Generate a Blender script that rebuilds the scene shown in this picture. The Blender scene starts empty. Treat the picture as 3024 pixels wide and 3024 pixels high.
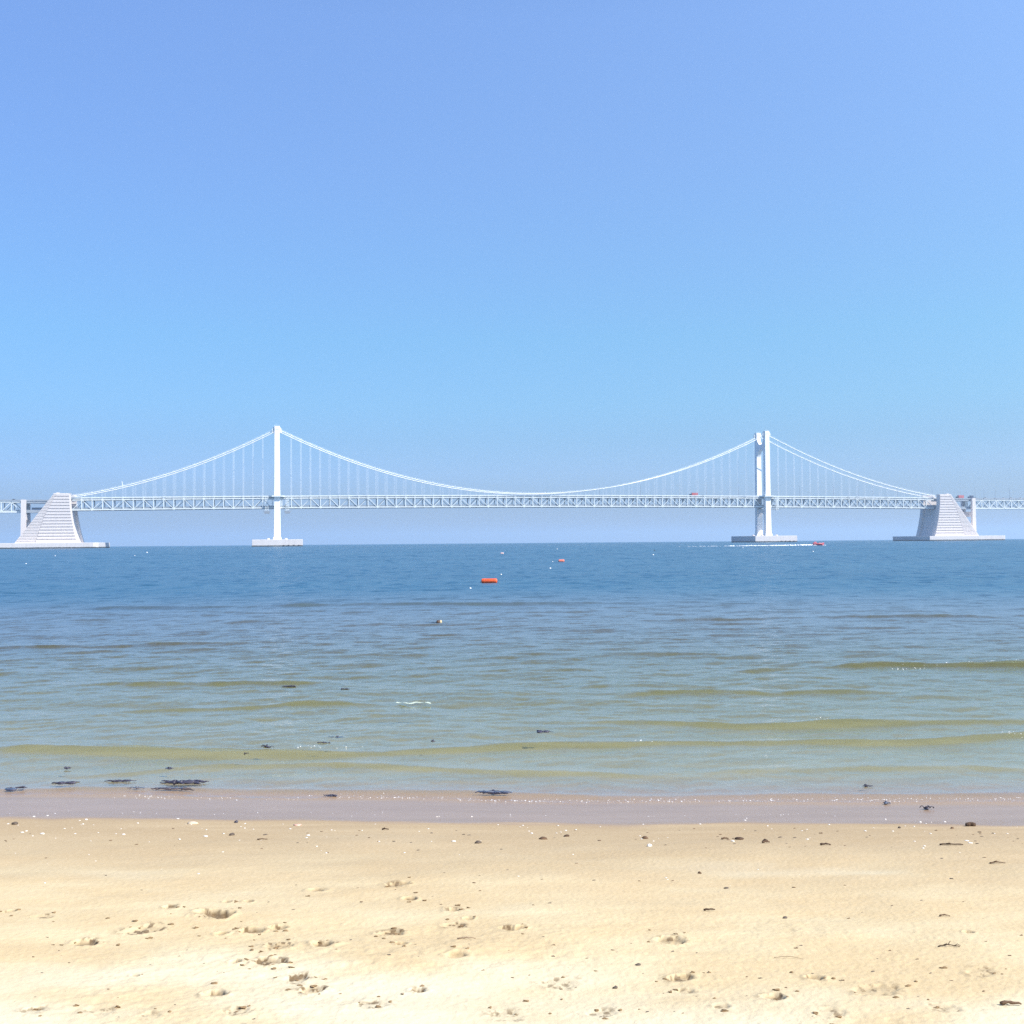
import bpy, math, random
import numpy as np
from mathutils import Vector, Matrix

# ------------------------------------------------------------------ camera, sky, sun, exposure
S = bpy.context.scene
C = S.collection
R = math.radians
FPX, EYE, PITCH, ROLL = 3248.0, 2.2, R(1.57), R(-0.475)
cam = bpy.data.objects.new('camera', bpy.data.cameras.new('camera'))
C.objects.link(cam)
cam.data.sensor_width = 36.0
cam.data.lens = FPX / 3024.0 * 36.0
cam.data.clip_start = 0.1
cam.data.clip_end = 40000
CAMROT = Matrix.Rotation(math.pi / 2 + PITCH, 3, 'X') @ Matrix.Rotation(ROLL, 3, 'Z')
cam.matrix_world = Matrix.Translation((0, 0, EYE)) @ CAMROT.to_4x4()
S.camera = cam

BA = R(-12.06)                       # direction square to the bridge
NB = Vector((math.sin(BA), math.cos(BA), 0))
UB = Vector((math.cos(BA), -math.sin(BA), 0))
BD = 1068.0                          # metres from the eye to the bridge
SUN = (UB * 0.55 - NB * 0.50 + Vector((0, 0, 0.77))).normalized()
SUN_EL = math.asin(SUN.z)
SUN_AZ = math.atan2(SUN.x, SUN.y)    # from +Y towards +X

w = bpy.data.worlds.new('World')
S.world = w
w.use_nodes = True
wt = w.node_tree
wt.nodes.clear()
out = wt.nodes.new('ShaderNodeOutputWorld')
bg = wt.nodes.new('ShaderNodeBackground')
sky = wt.nodes.new('ShaderNodeTexSky')
sky.sky_type = 'NISHITA'
sky.sun_disc = False
sky.sun_elevation = SUN_EL
sky.sun_rotation = SUN_AZ
sky.altitude = 0
sky.air_density = 1.0
sky.dust_density = 0.6
sky.ozone_density = 2.0
SKY_STRENGTH, SUN_STRENGTH, EXPOSURE = 0.12, 3.6, 0.95
bg.inputs['Strength'].default_value = SKY_STRENGTH
# the sea air tints the clear sky: a deeper, more even blue than the model's, brighter on the sun's side
tcw = wt.nodes.new('ShaderNodeTexCoord')
sepw = wt.nodes.new('ShaderNodeSeparateXYZ')
wt.links.new(tcw.outputs['Generated'], sepw.inputs[0])
mulz = wt.nodes.new('ShaderNodeMath'); mulz.operation = 'MULTIPLY'; mulz.inputs[1].default_value = 2.0
wt.links.new(sepw.outputs['Z'], mulz.inputs[0])
ramp = wt.nodes.new('ShaderNodeValToRGB')
ramp.color_ramp.interpolation = 'EASE'
SKY_TINT = [(0.0, (0.29, 0.37, 0.60)), (0.031, (0.27, 0.345, 0.545)), (0.062, (0.32, 0.425, 0.66)), (0.092, (0.33, 0.46, 0.64)), (0.123, (0.365, 0.53, 0.68)),
            (0.183, (0.425, 0.625, 0.75)), (0.324, (0.655, 0.79, 0.96)), (0.433, (0.80, 0.925, 1.12))]
ramp.color_ramp.interpolation = 'LINEAR'
el = ramp.color_ramp.elements
while len(el) < len(SKY_TINT): el.new(0.5)
for e, (z_, c_) in zip(el, SKY_TINT):
    e.position = z_ * 2.0
    e.color = (*[v / 1.4 for v in c_], 1)
wt.links.new(mulz.outputs[0], ramp.inputs[0])
lat = wt.nodes.new('ShaderNodeMapRange')
lat.data_type = 'FLOAT_VECTOR'
cx = wt.nodes.new('ShaderNodeCombineXYZ')
for q_ in cx.inputs: wt.links.new(sepw.outputs['X'], q_)
lat.inputs[7].default_value, lat.inputs[8].default_value = (-0.6, -0.6, -0.6), (0.6, 0.6, 0.6)
lat.inputs[9].default_value, lat.inputs[10].default_value = (1.4 * 0.82, 1.4 * 0.84, 1.4 * 0.91), (1.4 * 1.24, 1.4 * 1.17, 1.4 * 1.07)
wt.links.new(cx.outputs[0], lat.inputs['Vector'])
vm1 = wt.nodes.new('ShaderNodeVectorMath'); vm1.operation = 'MULTIPLY'
wt.links.new(sky.outputs[0], vm1.inputs[0]); wt.links.new(ramp.outputs[0], vm1.inputs[1])
vm2 = wt.nodes.new('ShaderNodeVectorMath'); vm2.operation = 'MULTIPLY'
wt.links.new(vm1.outputs[0], vm2.inputs[0]); wt.links.new(lat.outputs['Vector'], vm2.inputs[1])
wt.links.new(vm2.outputs[0], bg.inputs['Color'])
wt.links.new(bg.outputs[0], out.inputs['Surface'])

sl = bpy.data.lights.new('sun', 'SUN')
sl.energy = SUN_STRENGTH
sl.angle = R(0.5)
sl.color = (1.0, 0.95, 0.87)
so = bpy.data.objects.new('sun', sl)
C.objects.link(so)
so.rotation_euler = SUN.to_track_quat('Z', 'Y').to_euler()
so.location = (0, 0, 300)

S.view_settings.view_transform = 'Standard'
S.view_settings.look = 'None'
S.view_settings.gamma = 1.0
S.view_settings.use_curve_mapping = False
S.view_settings.exposure = EXPOSURE
S.cycles.use_denoising = False
S.cycles.max_bounces = 8
S.cycles.transparent_max_bounces = 12
S.cycles.volume_bounces = 1
S.cycles.sample_clamp_indirect = 6.0

rng = random.Random(7)
nrg = np.random.default_rng(11)


def ray(px, py):
    return CAMROT @ Vector(((px - 1512) / FPX, -(py - 1512) / FPX, -1))


def ground(px, py, z=0.0):
    """the point of the ground or water at height z seen at that place of the photograph"""
    r = ray(px, py)
    t = (z - EYE) / r.z
    return Vector((0, 0, EYE)) + r * t


def on_bridge(px, py, v=0.0):
    r = ray(px, py)
    p = Vector((0, 0, EYE)) + r * ((BD + v) / r.dot(NB))
    return p.dot(UB), p.z


# ------------------------------------------------------------------ helpers
def tag(o, label=None, cat=None, group=None, kind=None):
    if label: o['label'] = label
    if cat: o['category'] = cat
    if group: o['group'] = group
    if kind: o['kind'] = kind
    return o


def empty(name, loc=(0, 0, 0), rz=0.0):
    o = bpy.data.objects.new(name, None)
    C.objects.link(o)
    o.location = loc
    o.rotation_euler = (0, 0, rz)
    o.empty_display_size = 0.3
    return o


class MB:
    """collects shapes for one mesh"""
    def __init__(self):
        self.v, self.f = [], []

    def add(self, vs, fs):
        b = len(self.v)
        self.v += [tuple(p) for p in vs]
        self.f += [tuple(i + b for i in f) for f in fs]

    def box(self, x0, x1, y0, y1, z0, z1):
        self.add([(x0, y0, z0), (x1, y0, z0), (x1, y1, z0), (x0, y1, z0), (x0, y0, z1), (x1, y0, z1), (x1, y1, z1), (x0, y1, z1)],
                 [(3, 2, 1, 0), (4, 5, 6, 7), (0, 1, 5, 4), (1, 2, 6, 5), (2, 3, 7, 6), (3, 0, 4, 7)])

    def prism(self, poly, a0, a1, axis):
        """polygon in the two other axes, pushed along axis from a0 to a1"""
        n = len(poly)
        def pt(p, a):
            return {'x': (a, p[0], p[1]), 'y': (p[0], a, p[1]), 'z': (p[0], p[1], a)}[axis]
        vs = [pt(p, a0) for p in poly] + [pt(p, a1) for p in poly]
        fs = [tuple(range(n))[::-1], tuple(range(n, 2 * n))]
        fs += [(i, (i + 1) % n, n + (i + 1) % n, n + i) for i in range(n)]
        self.add(vs, fs)

    def bar(self, p, q, a, b, up=(0, 0, 1)):
        """straight member of section a (sideways) by b (along up)"""
        p, q, up = Vector(p), Vector(q), Vector(up)
        d = (q - p).normalized()
        if abs(d.dot(up)) > 0.98: up = Vector((0, 1, 0))
        s = d.cross(up).normalized()
        u = s.cross(d).normalized()
        vs = []
        for c in (p, q):
            for i, j in ((-1, -1), (1, -1), (1, 1), (-1, 1)):
                vs.append(c + s * (a / 2 * i) + u * (b / 2 * j))
        self.add(vs, [(3, 2, 1, 0), (4, 5, 6, 7), (0, 1, 5, 4), (1, 2, 6, 5), (2, 3, 7, 6), (3, 0, 4, 7)])

    def tube(self, pts, rad, n=8, caps=True):
        pts = [Vector(p) for p in pts]
        m = len(pts)
        rads = rad if isinstance(rad, (list, tuple)) else [rad] * m
        vs, fs = [], []
        for i, p in enumerate(pts):
            d = (pts[min(i + 1, m - 1)] - pts[max(i - 1, 0)]).normalized()
            up = Vector((0, 0, 1)) if abs(d.z) < 0.9 else Vector((0, 1, 0))
            s = d.cross(up).normalized()
            u = s.cross(d)
            for k in range(n):
                t = 2 * math.pi * k / n
                vs.append(p + (s * math.cos(t) + u * math.sin(t)) * rads[i])
        for i in range(m - 1):
            for k in range(n):
                fs.append((i * n + k, i * n + (k + 1) % n, (i + 1) * n + (k + 1) % n, (i + 1) * n + k))
        if caps:
            fs += [tuple(range(n))[::-1], tuple(range((m - 1) * n, m * n))]
        self.add(vs, fs)

    def lathe(self, prof, n=16, axis='z', c=(0, 0, 0)):
        """prof: list of (radius, height)"""
        vs, fs = [], []
        for r, h in prof:
            for k in range(n):
                t = 2 * math.pi * k / n
                a, b = r * math.cos(t), r * math.sin(t)
                p = {'z': (a, b, h), 'x': (h, a, b), 'y': (b, h, a)}[axis]
                vs.append((p[0] + c[0], p[1] + c[1], p[2] + c[2]))
        m = len(prof)
        for i in range(m - 1):
            for k in range(n):
                fs.append((i * n + k, i * n + (k + 1) % n, (i + 1) * n + (k + 1) % n, (i + 1) * n + k))
        fs += [tuple(range(n))[::-1], tuple(range((m - 1) * n, m * n))]
        self.add(vs, fs)

    def blob(self, c, r, seed=0, rough=0.25, sub=2):
        import bmesh
        bm = bmesh.new()
        bmesh.ops.create_icosphere(bm, subdivisions=sub, radius=1.0)
        q = random.Random(seed)
        ph = [(q.uniform(1.5, 4), q.uniform(1.5, 4), q.uniform(1.5, 4), q.uniform(0, 6)) for _ in range(4)]
        for v in bm.verts:
            k = 1 + rough * sum(math.sin(a * v.co.x + b * v.co.y + cc * v.co.z + d) for a, b, cc, d in ph) / 2.5
            v.co = Vector((v.co.x * r[0] * k + c[0], v.co.y * r[1] * k + c[1], v.co.z * r[2] * k + c[2]))
        bm.verts.ensure_lookup_table()
        self.add([v.co[:] for v in bm.verts], [[v.index for v in f.verts] for f in bm.faces])
        bm.free()

    def build(self, name, mat, parent=None, smooth=False, bevel=0.0):
        me = bpy.data.meshes.new(name)
        me.from_pydata(self.v, [], self.f)
        me.update()
        import bmesh
        bm = bmesh.new()
        bm.from_mesh(me)
        bmesh.ops.recalc_face_normals(bm, faces=bm.faces)
        bm.to_mesh(me)
        bm.free()
        if smooth: me.polygons.foreach_set('use_smooth', [True] * len(me.polygons))
        o = bpy.data.objects.new(name, me)
        C.objects.link(o)
        me.materials.append(mat)
        if parent: o.parent = parent
        if bevel:
            b = o.modifiers.new('edge', 'BEVEL')
            b.width = bevel
            b.segments = 2
            b.limit_method = 'ANGLE'
        return o


class NT:
    """small wrapper to wire nodes"""
    def __init__(self, name):
        self.m = bpy.data.materials.new(name)
        self.m.use_nodes = True
        self.t = self.m.node_tree
        self.t.nodes.clear()
        self.out = self.n('ShaderNodeOutputMaterial')

    def n(self, typ, **kw):
        nd = self.t.nodes.new(typ)
        for k, v in kw.items(): setattr(nd, k, v)
        return nd

    def put(self, sock, val):
        if hasattr(val, 'links'): self.t.links.new(val, sock)
        else: sock.default_value = val

    def math(self, op, a, b=0.0, c=0.0, clamp=False):
        nd = self.n('ShaderNodeMath', operation=op, use_clamp=clamp)
        for s, v in zip(nd.inputs, (a, b, c)): self.put(s, v)
        return nd.outputs[0]

    def vmath(self, op, a, b=(0, 0, 0)):
        nd = self.n('ShaderNodeVectorMath', operation=op)
        self.put(nd.inputs[0], a)
        if op == 'SCALE': self.put(nd.inputs['Scale'], b)
        else: self.put(nd.inputs[1], b)
        return nd.outputs[0]

    def mix(self, f, a, b):
        nd = self.n('ShaderNodeMix', data_type='RGBA')
        self.put(nd.inputs[0], f)
        self.put(nd.inputs[6], a if hasattr(a, 'links') else (*a, 1))
        self.put(nd.inputs[7], b if hasattr(b, 'links') else (*b, 1))
        return nd.outputs[2]

    def noise(self, vec, scale, detail=3.0, rough=0.5, dist=0.0):
        nd = self.n('ShaderNodeTexNoise')
        self.put(nd.inputs['Vector'], vec)
        nd.inputs['Scale'].default_value = scale
        nd.inputs['Detail'].default_value = detail
        nd.inputs['Roughness'].default_value = rough
        nd.inputs['Distortion'].default_value = dist
        return nd

    def ramp(self, f, lo, hi, a=0.0, b=1.0, smooth=True):
        nd = self.n('ShaderNodeMapRange', interpolation_type='SMOOTHSTEP' if smooth else 'LINEAR')
        for s, v in zip(nd.inputs, (f, lo, hi, a, b)): self.put(s, v)
        return nd.outputs[0]

    def attr(self, name):
        return self.n('ShaderNodeAttribute', attribute_name=name).outputs['Fac']

    def pos(self):
        return self.n('ShaderNodeNewGeometry').outputs['Position']

    def scaled(self, vec, s):
        return self.vmath('MULTIPLY', vec, s)

    def bsdf(self, color, rough=0.5, spec=0.5, normal=None, ior=1.45, metal=0.0):
        p = self.n('ShaderNodeBsdfPrincipled')
        self.put(p.inputs['Base Color'], color if hasattr(color, 'links') else (*color, 1))
        self.put(p.inputs['Roughness'], rough)
        self.put(p.inputs['Specular IOR Level'], spec)
        p.inputs['IOR'].default_value = ior
        p.inputs['Metallic'].default_value = metal
        if normal is not None: self.put(p.inputs['Normal'], normal)
        return p.outputs[0]

    def bump(self, h, strength, distance):
        b = self.n('ShaderNodeBump')
        b.inputs['Strength'].default_value = strength
        b.inputs['Distance'].default_value = distance
        self.put(b.inputs['Height'], h)
        return b.outputs[0]

    def done(self, shader):
        self.t.links.new(shader, self.out.inputs['Surface'])
        return self.m


def simple(name, col, rough=0.5, var=0.15, scale=1.0, spec=0.5, metal=0.0, bump=0.0):
    m = NT(name)
    tc = m.n('ShaderNodeTexCoord').outputs['Object']
    nz = m.noise(tc, scale, 5.0, 0.6).outputs['Fac']
    f = m.ramp(nz, 0.3, 0.7)
    a = tuple(min(1, c * (1 + var)) for c in col)
    b = tuple(c * (1 - var) for c in col)
    nrm = m.bump(nz, bump, 0.02) if bump else None
    return m.done(m.bsdf(m.mix(f, b, a), rough, spec, nrm, metal=metal))


def concrete(name, col, tide=1.0, streak=0.06):
    """weathered concrete: rain streaks, and a dark tide mark at the waterline"""
    m = NT(name)
    p = m.pos()
    st = m.noise(m.scaled(p, (0.8, 0.8, 0.05)), 1.0, 5, 0.6).outputs['Fac']
    pat = m.noise(p, 0.16, 5, 0.6).outputs['Fac']
    c = m.mix(m.ramp(st, 0.4, 0.75), col, tuple(x * (1 - streak * 2.5) for x in col))
    c = m.mix(m.ramp(pat, 0.35, 0.7), c, tuple(x * (1 - streak) for x in col))
    if tide:
        z = m.n('ShaderNodeSeparateXYZ')
        m.put(z.inputs[0], p)
        wob = m.noise(m.scaled(p, (0.5, 0.5, 0.1)), 1.0, 4, 0.7).outputs['Fac']
        f = m.ramp(m.math('SUBTRACT', z.outputs[2], m.math('MULTIPLY', wob, 1.2)), tide * 0.2, tide * 0.2 + 0.5, 1.0, 0.0)
        c = m.mix(f, c, (0.05, 0.055, 0.05))
    return m.done(m.bsdf(c, 0.75, 0.3))


M_TOWER = concrete('white_tower_paint', (0.86, 0.86, 0.84), 0, 0.02)
M_CONC = concrete('pale_concrete', (0.69, 0.635, 0.605), 0, 0.05)
M_FOOT = concrete('footing_concrete', (0.64, 0.60, 0.58), 1.0, 0.06)
M_STEEL = simple('white_truss_paint', (0.66, 0.71, 0.70), 0.45, 0.06, 0.3)
M_DECK = simple('deck_grey_steel', (0.28, 0.32, 0.36), 0.6, 0.1, 0.3)
M_CABLE = simple('white_cable_wrap', (0.84, 0.85, 0.82), 0.5, 0.05, 0.2)
M_HANGER = simple('hanger_galvanised', (0.80, 0.84, 0.86), 0.45, 0.05, 0.2)
M_ASPH = simple('deck_asphalt', (0.07, 0.07, 0.075), 0.9, 0.2, 0.5)
M_GREY = simple('grey_steel', (0.22, 0.25, 0.28), 0.5, 0.1, 1.0)
M_RUBBER = simple('tyre_rubber', (0.02, 0.02, 0.02), 0.8, 0.2, 4)
M_GLASS = simple('dark_window_glass', (0.03, 0.04, 0.05), 0.1, 0.1, 1)


# ------------------------------------------------------------------ numpy noise for the ground and the waves
def vnoise(x, y, seed=0):
    xi, yi = np.floor(x).astype(np.int64), np.floor(y).astype(np.int64)
    xf, yf = x - xi, y - yi
    u, v = xf * xf * xf * (xf * (xf * 6 - 15) + 10), yf * yf * yf * (yf * (yf * 6 - 15) + 10)
    def h(a, b):
        n = (a * 374761393 + b * 668265263 + seed * 1274126177) & 0xffffffff
        n = ((n ^ (n >> 13)) * 1274126177) & 0xffffffff
        n = (n ^ (n >> 16)) & 0xffffffff
        return n.astype(np.float64) / 4294967295.0
    a, b, c, d = h(xi, yi), h(xi + 1, yi), h(xi, yi + 1), h(xi + 1, yi + 1)
    return (a * (1 - u) + b * u) * (1 - v) + (c * (1 - u) + d * u) * v - 0.5


def fbm(x, y, seed=0, octs=4, gain=0.5):
    s, a = 0.0, 1.0
    for i in range(octs):
        s = s + a * vnoise(x, y, seed + i * 17)
        x, y, a = x * 2.03 + 13.7, y * 2.03 + 7.1, a * gain
    return s


def sstep(x, a, b):
    t = np.clip((x - a) / (b - a), 0, 1)
    return t * t * (3 - 2 * t)


def grid_mesh(name, X, Y, Z, mat, attrs, wrap=False):
    nr, nc = X.shape
    me = bpy.data.meshes.new(name)
    me.vertices.add(nr * nc)
    me.vertices.foreach_set('co', np.stack([X, Y, Z], -1).astype(np.float32).ravel())
    i = np.arange(nr * nc).reshape(nr, nc)
    if wrap: i = np.concatenate([i, i[:, :1]], 1)
    q = np.stack([i[:-1, :-1], i[:-1, 1:], i[1:, 1:], i[1:, :-1]], -1).reshape(-1, 4)
    nf = len(q)
    me.loops.add(nf * 4)
    me.loops.foreach_set('vertex_index', q.astype(np.int32).ravel())
    me.polygons.add(nf)
    me.polygons.foreach_set('loop_start', np.arange(0, nf * 4, 4, dtype=np.int32))
    me.polygons.foreach_set('loop_total', np.full(nf, 4, dtype=np.int32))
    me.polygons.foreach_set('use_smooth', np.ones(nf, dtype=bool))
    me.update()
    for k, A in attrs.items():
        at = me.attributes.new(k, 'FLOAT', 'POINT')
        at.data.foreach_set('value', A.astype(np.float32).ravel())
    me.materials.append(mat)
    o = bpy.data.objects.new(name, me)
    C.objects.link(o)
    return o


# beach profile: height of the sand at distance y down the beach (shore runs along x)
PROF_Y = [-400, -60, -10, 0, 3.6, 6.0, 7.6, 8.6, 9.6, 11, 14, 20, 30, 45, 80, 200, 700]
PROF_Z = [4.0, 2.2, 1.0, 0.82, 0.62, 0.38, 0.19, 0.075, 0.0, -0.10, -0.24, -0.46, -0.85, -1.5, -3.2, -7, -16]


def shore(x):
    """how far the waterline swings in and out along the beach"""
    return 0.070 * x + 0.06 * np.sin(x * 0.9 + 1.0) + 0.03 * np.sin(x * 2.3) + 0.10


def sand_base(x, y):
    return np.interp(y + shore(x) * sstep(y, 6.5, 9) * (1 - sstep(y, 20, 60)), PROF_Y, PROF_Z)


def sand_at(px, py):
    p = ground(px, py, 0.3)
    for _ in range(12):
        p = ground(px, py, float(sand_base(np.array(p.x), np.array(p.y))))
    return p


# ------------------------------------------------------------------ sand
# (photo x, photo y, width in photo px, depth, ruggedness)
PRINTS = [(1172, 2612, 75, .6, .9), (936, 2627, 62, .9, .2), (1206, 2655, 55, .9, .5), (1337, 2690, 65, .7, .8), (1385, 2715, 35, .7, .4),
          (1513, 2749, 70, .7, .9), (637, 2704, 125, 1.2, .7), (731, 2667, 38, .8, .5), (671, 2668, 30, .6, .5), (654, 2755, 50, 1., .8),
          (736, 2746, 70, .9, .9), (825, 2738, 55, .5, .8), (955, 2792, 82, .9, .9), (819, 2795, 110, .5, 1.2), (1155, 2758, 85, .4, 1.), (1186, 2794, 42, .7, .6),
          (1348, 2829, 66, .6, .4), (694, 2843, 46, .9, .8), (796, 2843, 110, .6, 1.1), (876, 2889, 85, .4, 1.), (921, 2920, 80, .6, 1.1), (634, 2931, 72, .8, 1.),
          (1235, 2920, 62, .7, .8), (258, 2783, 92, .7, 1.), (415, 2744, 120, .35, 1.), (399, 2885, 32, .8, .3), (501, 2686, 60, .5, .7), (23, 2693, 45, .4, .8),
          (130, 2708, 70, .25, .8), (1981, 2783, 84, .6, .9), (2858, 2760, 34, .6, .5), (2412, 2893, 62, .6, .8), (2013, 2889, 92, .5, .8), (2287, 2952, 72, .5, .9),
          (2592, 2932, 150, 0.3, 0.495), (2130, 2975, 55, 0.3, 0.44), (1345, 2735, 70, .3, 1.), (300, 2985, 90, 0.2, 0.55), (700, 2985, 90, 0.2, 0.55), (1100, 2965, 110, 0.25, 0.55),
          (1650, 2900, 130, 0.15, 0.55), (2790, 2985, 90, 0.2, 0.495), (2900, 2880, 110, 0.15, 0.55), (100, 2990, 80, 0.2, 0.55), (450, 3000, 80, 0.2, 0.55), (1500, 2990, 120, 0.15, 0.55),
          (1780, 2985, 100, 0.15, 0.55), (2450, 3000, 110, 0.15, 0.55), (2020, 2925, 60, 0.2, 0.44), (1540, 2745, 40, .6, .8)]


def build_sand():
    dense = np.linspace(-29.5, 29.5, 1180)
    side = np.concatenate([np.linspace(30.5, 60, 40), np.linspace(64, 296, 60), np.linspace(300, 329.5, 40)])
    th = np.radians(np.concatenate([dense, side]))
    r = [0.25]
    while r[-1] < 900:
        y = r[-1]
        r.append(y * (1.012 if y < 3.2 else 1.0022 if y < 7.5 else 1.0035 if y < 11.5 else 1.012 if y < 60 else 1.08) + (0.03 if y < 3 else 0))
    r = np.array(r)
    TH, RR = np.meshgrid(th, r)
    # rows are straight across in front of the eye, so that the waterline gets even rows
    k = np.where(np.abs(TH) < R(62), 1.0 / np.maximum(np.cos(TH), 0.4), 1.0 / np.maximum(math.cos(R(62)), 0.4))
    k = np.where((TH > R(62)) & (TH < R(298)), 1.0 / math.cos(R(62)) * 0.9, np.where(TH > R(298), 1.0 / np.maximum(np.cos(TH), 0.4), k))
    X, Y = RR * k * np.sin(TH), RR * k * np.cos(TH)
    Z = sand_base(X, Y)
    rough = np.zeros_like(X)
    near = (RR < 13)
    dry = 1 - sstep(Y, 6.6, 8.3)
    x, y = X[near], Y[near]
    d = dry[near]
    dz = 0.030 * fbm(x * 0.8, y * 1.3, 1, 3) * (0.25 + 0.75 * d)
    lump = 0.35 + 0.65 * sstep(fbm(x * 0.9, y * 1.2, 31, 3), -0.15, 0.3)
    dz += 0.0035 * fbm(x * 5, y * 7, 2, 3) * d * lump
    low = 1 - sstep(y, 4.2, 5.6)
    dz += (0.0012 + 0.0045 * low) * fbm(x * 17, y * 22, 3, 3, .55) * d * lump
    dz += 0.0020 * fbm(x * 60, y * 60, 4, 2) * d
    damp = np.zeros_like(x)
    for (px, py, wd, dep, rug) in PRINTS:
        p = sand_at(px, py)
        sc = p.y / FPX
        a, b = wd * sc * 0.5, wd * sc * 0.5 * (0.95 if wd < 100 else 0.75)
        sel = (np.abs(x - p.x) < a * 2.4) & (np.abs(y - p.y) < b * 3.2)
        xs, ys = x[sel] - p.x, y[sel] - p.y
        ang = (hash((px, py)) % 100 / 100.0 - 0.5) * 1.2
        xr, yr = xs * math.cos(ang) + ys * math.sin(ang), -xs * math.sin(ang) + ys * math.cos(ang)
        q = np.sqrt((xr / a) ** 2 + (yr / b) ** 2) + 0.55 * fbm(x[sel] * 14, y[sel] * 14, 60 + px % 17, 3)
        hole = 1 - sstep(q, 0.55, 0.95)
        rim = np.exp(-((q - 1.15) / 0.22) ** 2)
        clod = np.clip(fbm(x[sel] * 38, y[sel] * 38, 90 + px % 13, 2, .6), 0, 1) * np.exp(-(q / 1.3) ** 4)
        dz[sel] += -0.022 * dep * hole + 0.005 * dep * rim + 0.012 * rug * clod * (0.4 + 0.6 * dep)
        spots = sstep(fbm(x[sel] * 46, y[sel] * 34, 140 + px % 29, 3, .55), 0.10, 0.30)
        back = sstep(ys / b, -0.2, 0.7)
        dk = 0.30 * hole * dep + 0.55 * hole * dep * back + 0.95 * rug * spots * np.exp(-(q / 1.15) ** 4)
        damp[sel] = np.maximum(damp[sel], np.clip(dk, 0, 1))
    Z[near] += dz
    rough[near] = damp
    return X, Y, Z, rough


def sand_material():
    m = NT('beach_sand')
    p = m.pos()
    sx = m.n('ShaderNodeSeparateXYZ')
    m.put(sx.inputs[0], p)
    wob = m.noise(m.scaled(p, (0.8, 2.5, 0)), 1.0, 4, 0.55).outputs['Fac']
    yy = m.math('ADD', m.math('ADD', sx.outputs[1], m.math('MULTIPLY', m.math('SUBTRACT', wob, 0.5), 0.7)), m.math('MULTIPLY', sx.outputs[0], 0.062))
    wet = m.ramp(yy, 8.14, 8.46)
    dampz = m.ramp(yy, 4.6, 8.3)
    streak = m.noise(m.scaled(p, (0.7, 4.0, 0)), 1.0, 5, 0.6).outputs['Fac']
    patch = m.noise(m.scaled(p, (1.1, 1.8, 0)), 1.0, 4, 0.55).outputs['Fac']
    grain = m.noise(p, 190.0, 2, 0.7).outputs['Fac']
    grain2 = m.noise(p, 45.0, 3, 0.7).outputs['Fac']
    big = m.noise(m.scaled(p, (0.55, 0.9, 0)), 1.0, 3, 0.5).outputs['Fac']
    dry = m.mix(m.ramp(patch, 0.35, 0.68), (0.565, 0.43, 0.235), (0.615, 0.50, 0.295))
    dry = m.mix(m.ramp(m.math('ADD', big, m.ramp(yy, 3.4, 5.0, 0.12, -0.12)), 0.44, 0.66), dry, (0.665, 0.585, 0.40))
    dmp = m.mix(m.ramp(streak, 0.35, 0.7), (0.355, 0.258, 0.146), (0.435, 0.328, 0.190))
    fd = m.math('ADD', dampz, m.math('MULTIPLY', m.math('SUBTRACT', streak, 0.5), 0.9), clamp=True)
    c = m.mix(fd, dry, dmp)
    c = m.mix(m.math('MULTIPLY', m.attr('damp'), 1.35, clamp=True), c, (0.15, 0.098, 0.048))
    sp = m.ramp(m.noise(p, 75.0, 2, 0.5).outputs['Fac'], 0.70, 0.76)
    c = m.mix(m.math('MULTIPLY', sp, 0.5), c, (0.16, 0.11, 0.07))
    c = m.mix(m.ramp(grain, 0.25, 0.75, 0.0, 0.16), c, (0.30, 0.21, 0.12))
    c = m.mix(m.ramp(grain2, 0.3, 0.8, 0.0, 0.14), c, (0.75, 0.66, 0.5))
    wetc = m.mix(m.ramp(streak, 0.3, 0.7), (0.285, 0.195, 0.130), (0.32, 0.225, 0.155))
    sub = m.ramp(sx.outputs[1], 9.3, 11.2)
    bed = m.mix(m.ramp(patch, 0.35, 0.7), (0.285, 0.238, 0.098), (0.35, 0.295, 0.140))
    wetc = m.mix(sub, wetc, bed)
    # the sand turns orange-brown in a narrow band under the water's edge
    y2 = m.math('ADD', m.math('ADD', sx.outputs[1], m.math('MULTIPLY', sx.outputs[0], 0.07)), m.math('MULTIPLY', m.math('SUBTRACT', wob, 0.5), 0.35))
    edge_band = m.math('MULTIPLY', m.ramp(y2, 9.22, 9.40), m.ramp(y2, 9.62, 10.0, 1.0, 0.0))
    wetc = m.mix(m.math('MULTIPLY', edge_band, 0.8), wetc, (0.36, 0.225, 0.105))
    c = m.mix(wet, c, wetc)
    rgh = m.ramp(wet, 0.0, 1.0, 0.92, 0.27)
    h = m.math('ADD', m.math('MULTIPLY', grain, 0.5), grain2)
    b = m.n('ShaderNodeBump')
    m.put(b.inputs['Strength'], m.ramp(wet, 0, 1, 0.33, 0.05))
    b.inputs['Distance'].default_value = 0.006
    m.put(b.inputs['Height'], h)
    return m.done(m.bsdf(c, rgh, m.ramp(wet, 0, 1, 0.15, 0.42), b.outputs[0], ior=1.35))


X, Y, Z, A = build_sand()
M_SAND = sand_material()
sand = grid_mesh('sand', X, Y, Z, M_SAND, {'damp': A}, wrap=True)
tag(sand, kind='structure')


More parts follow.
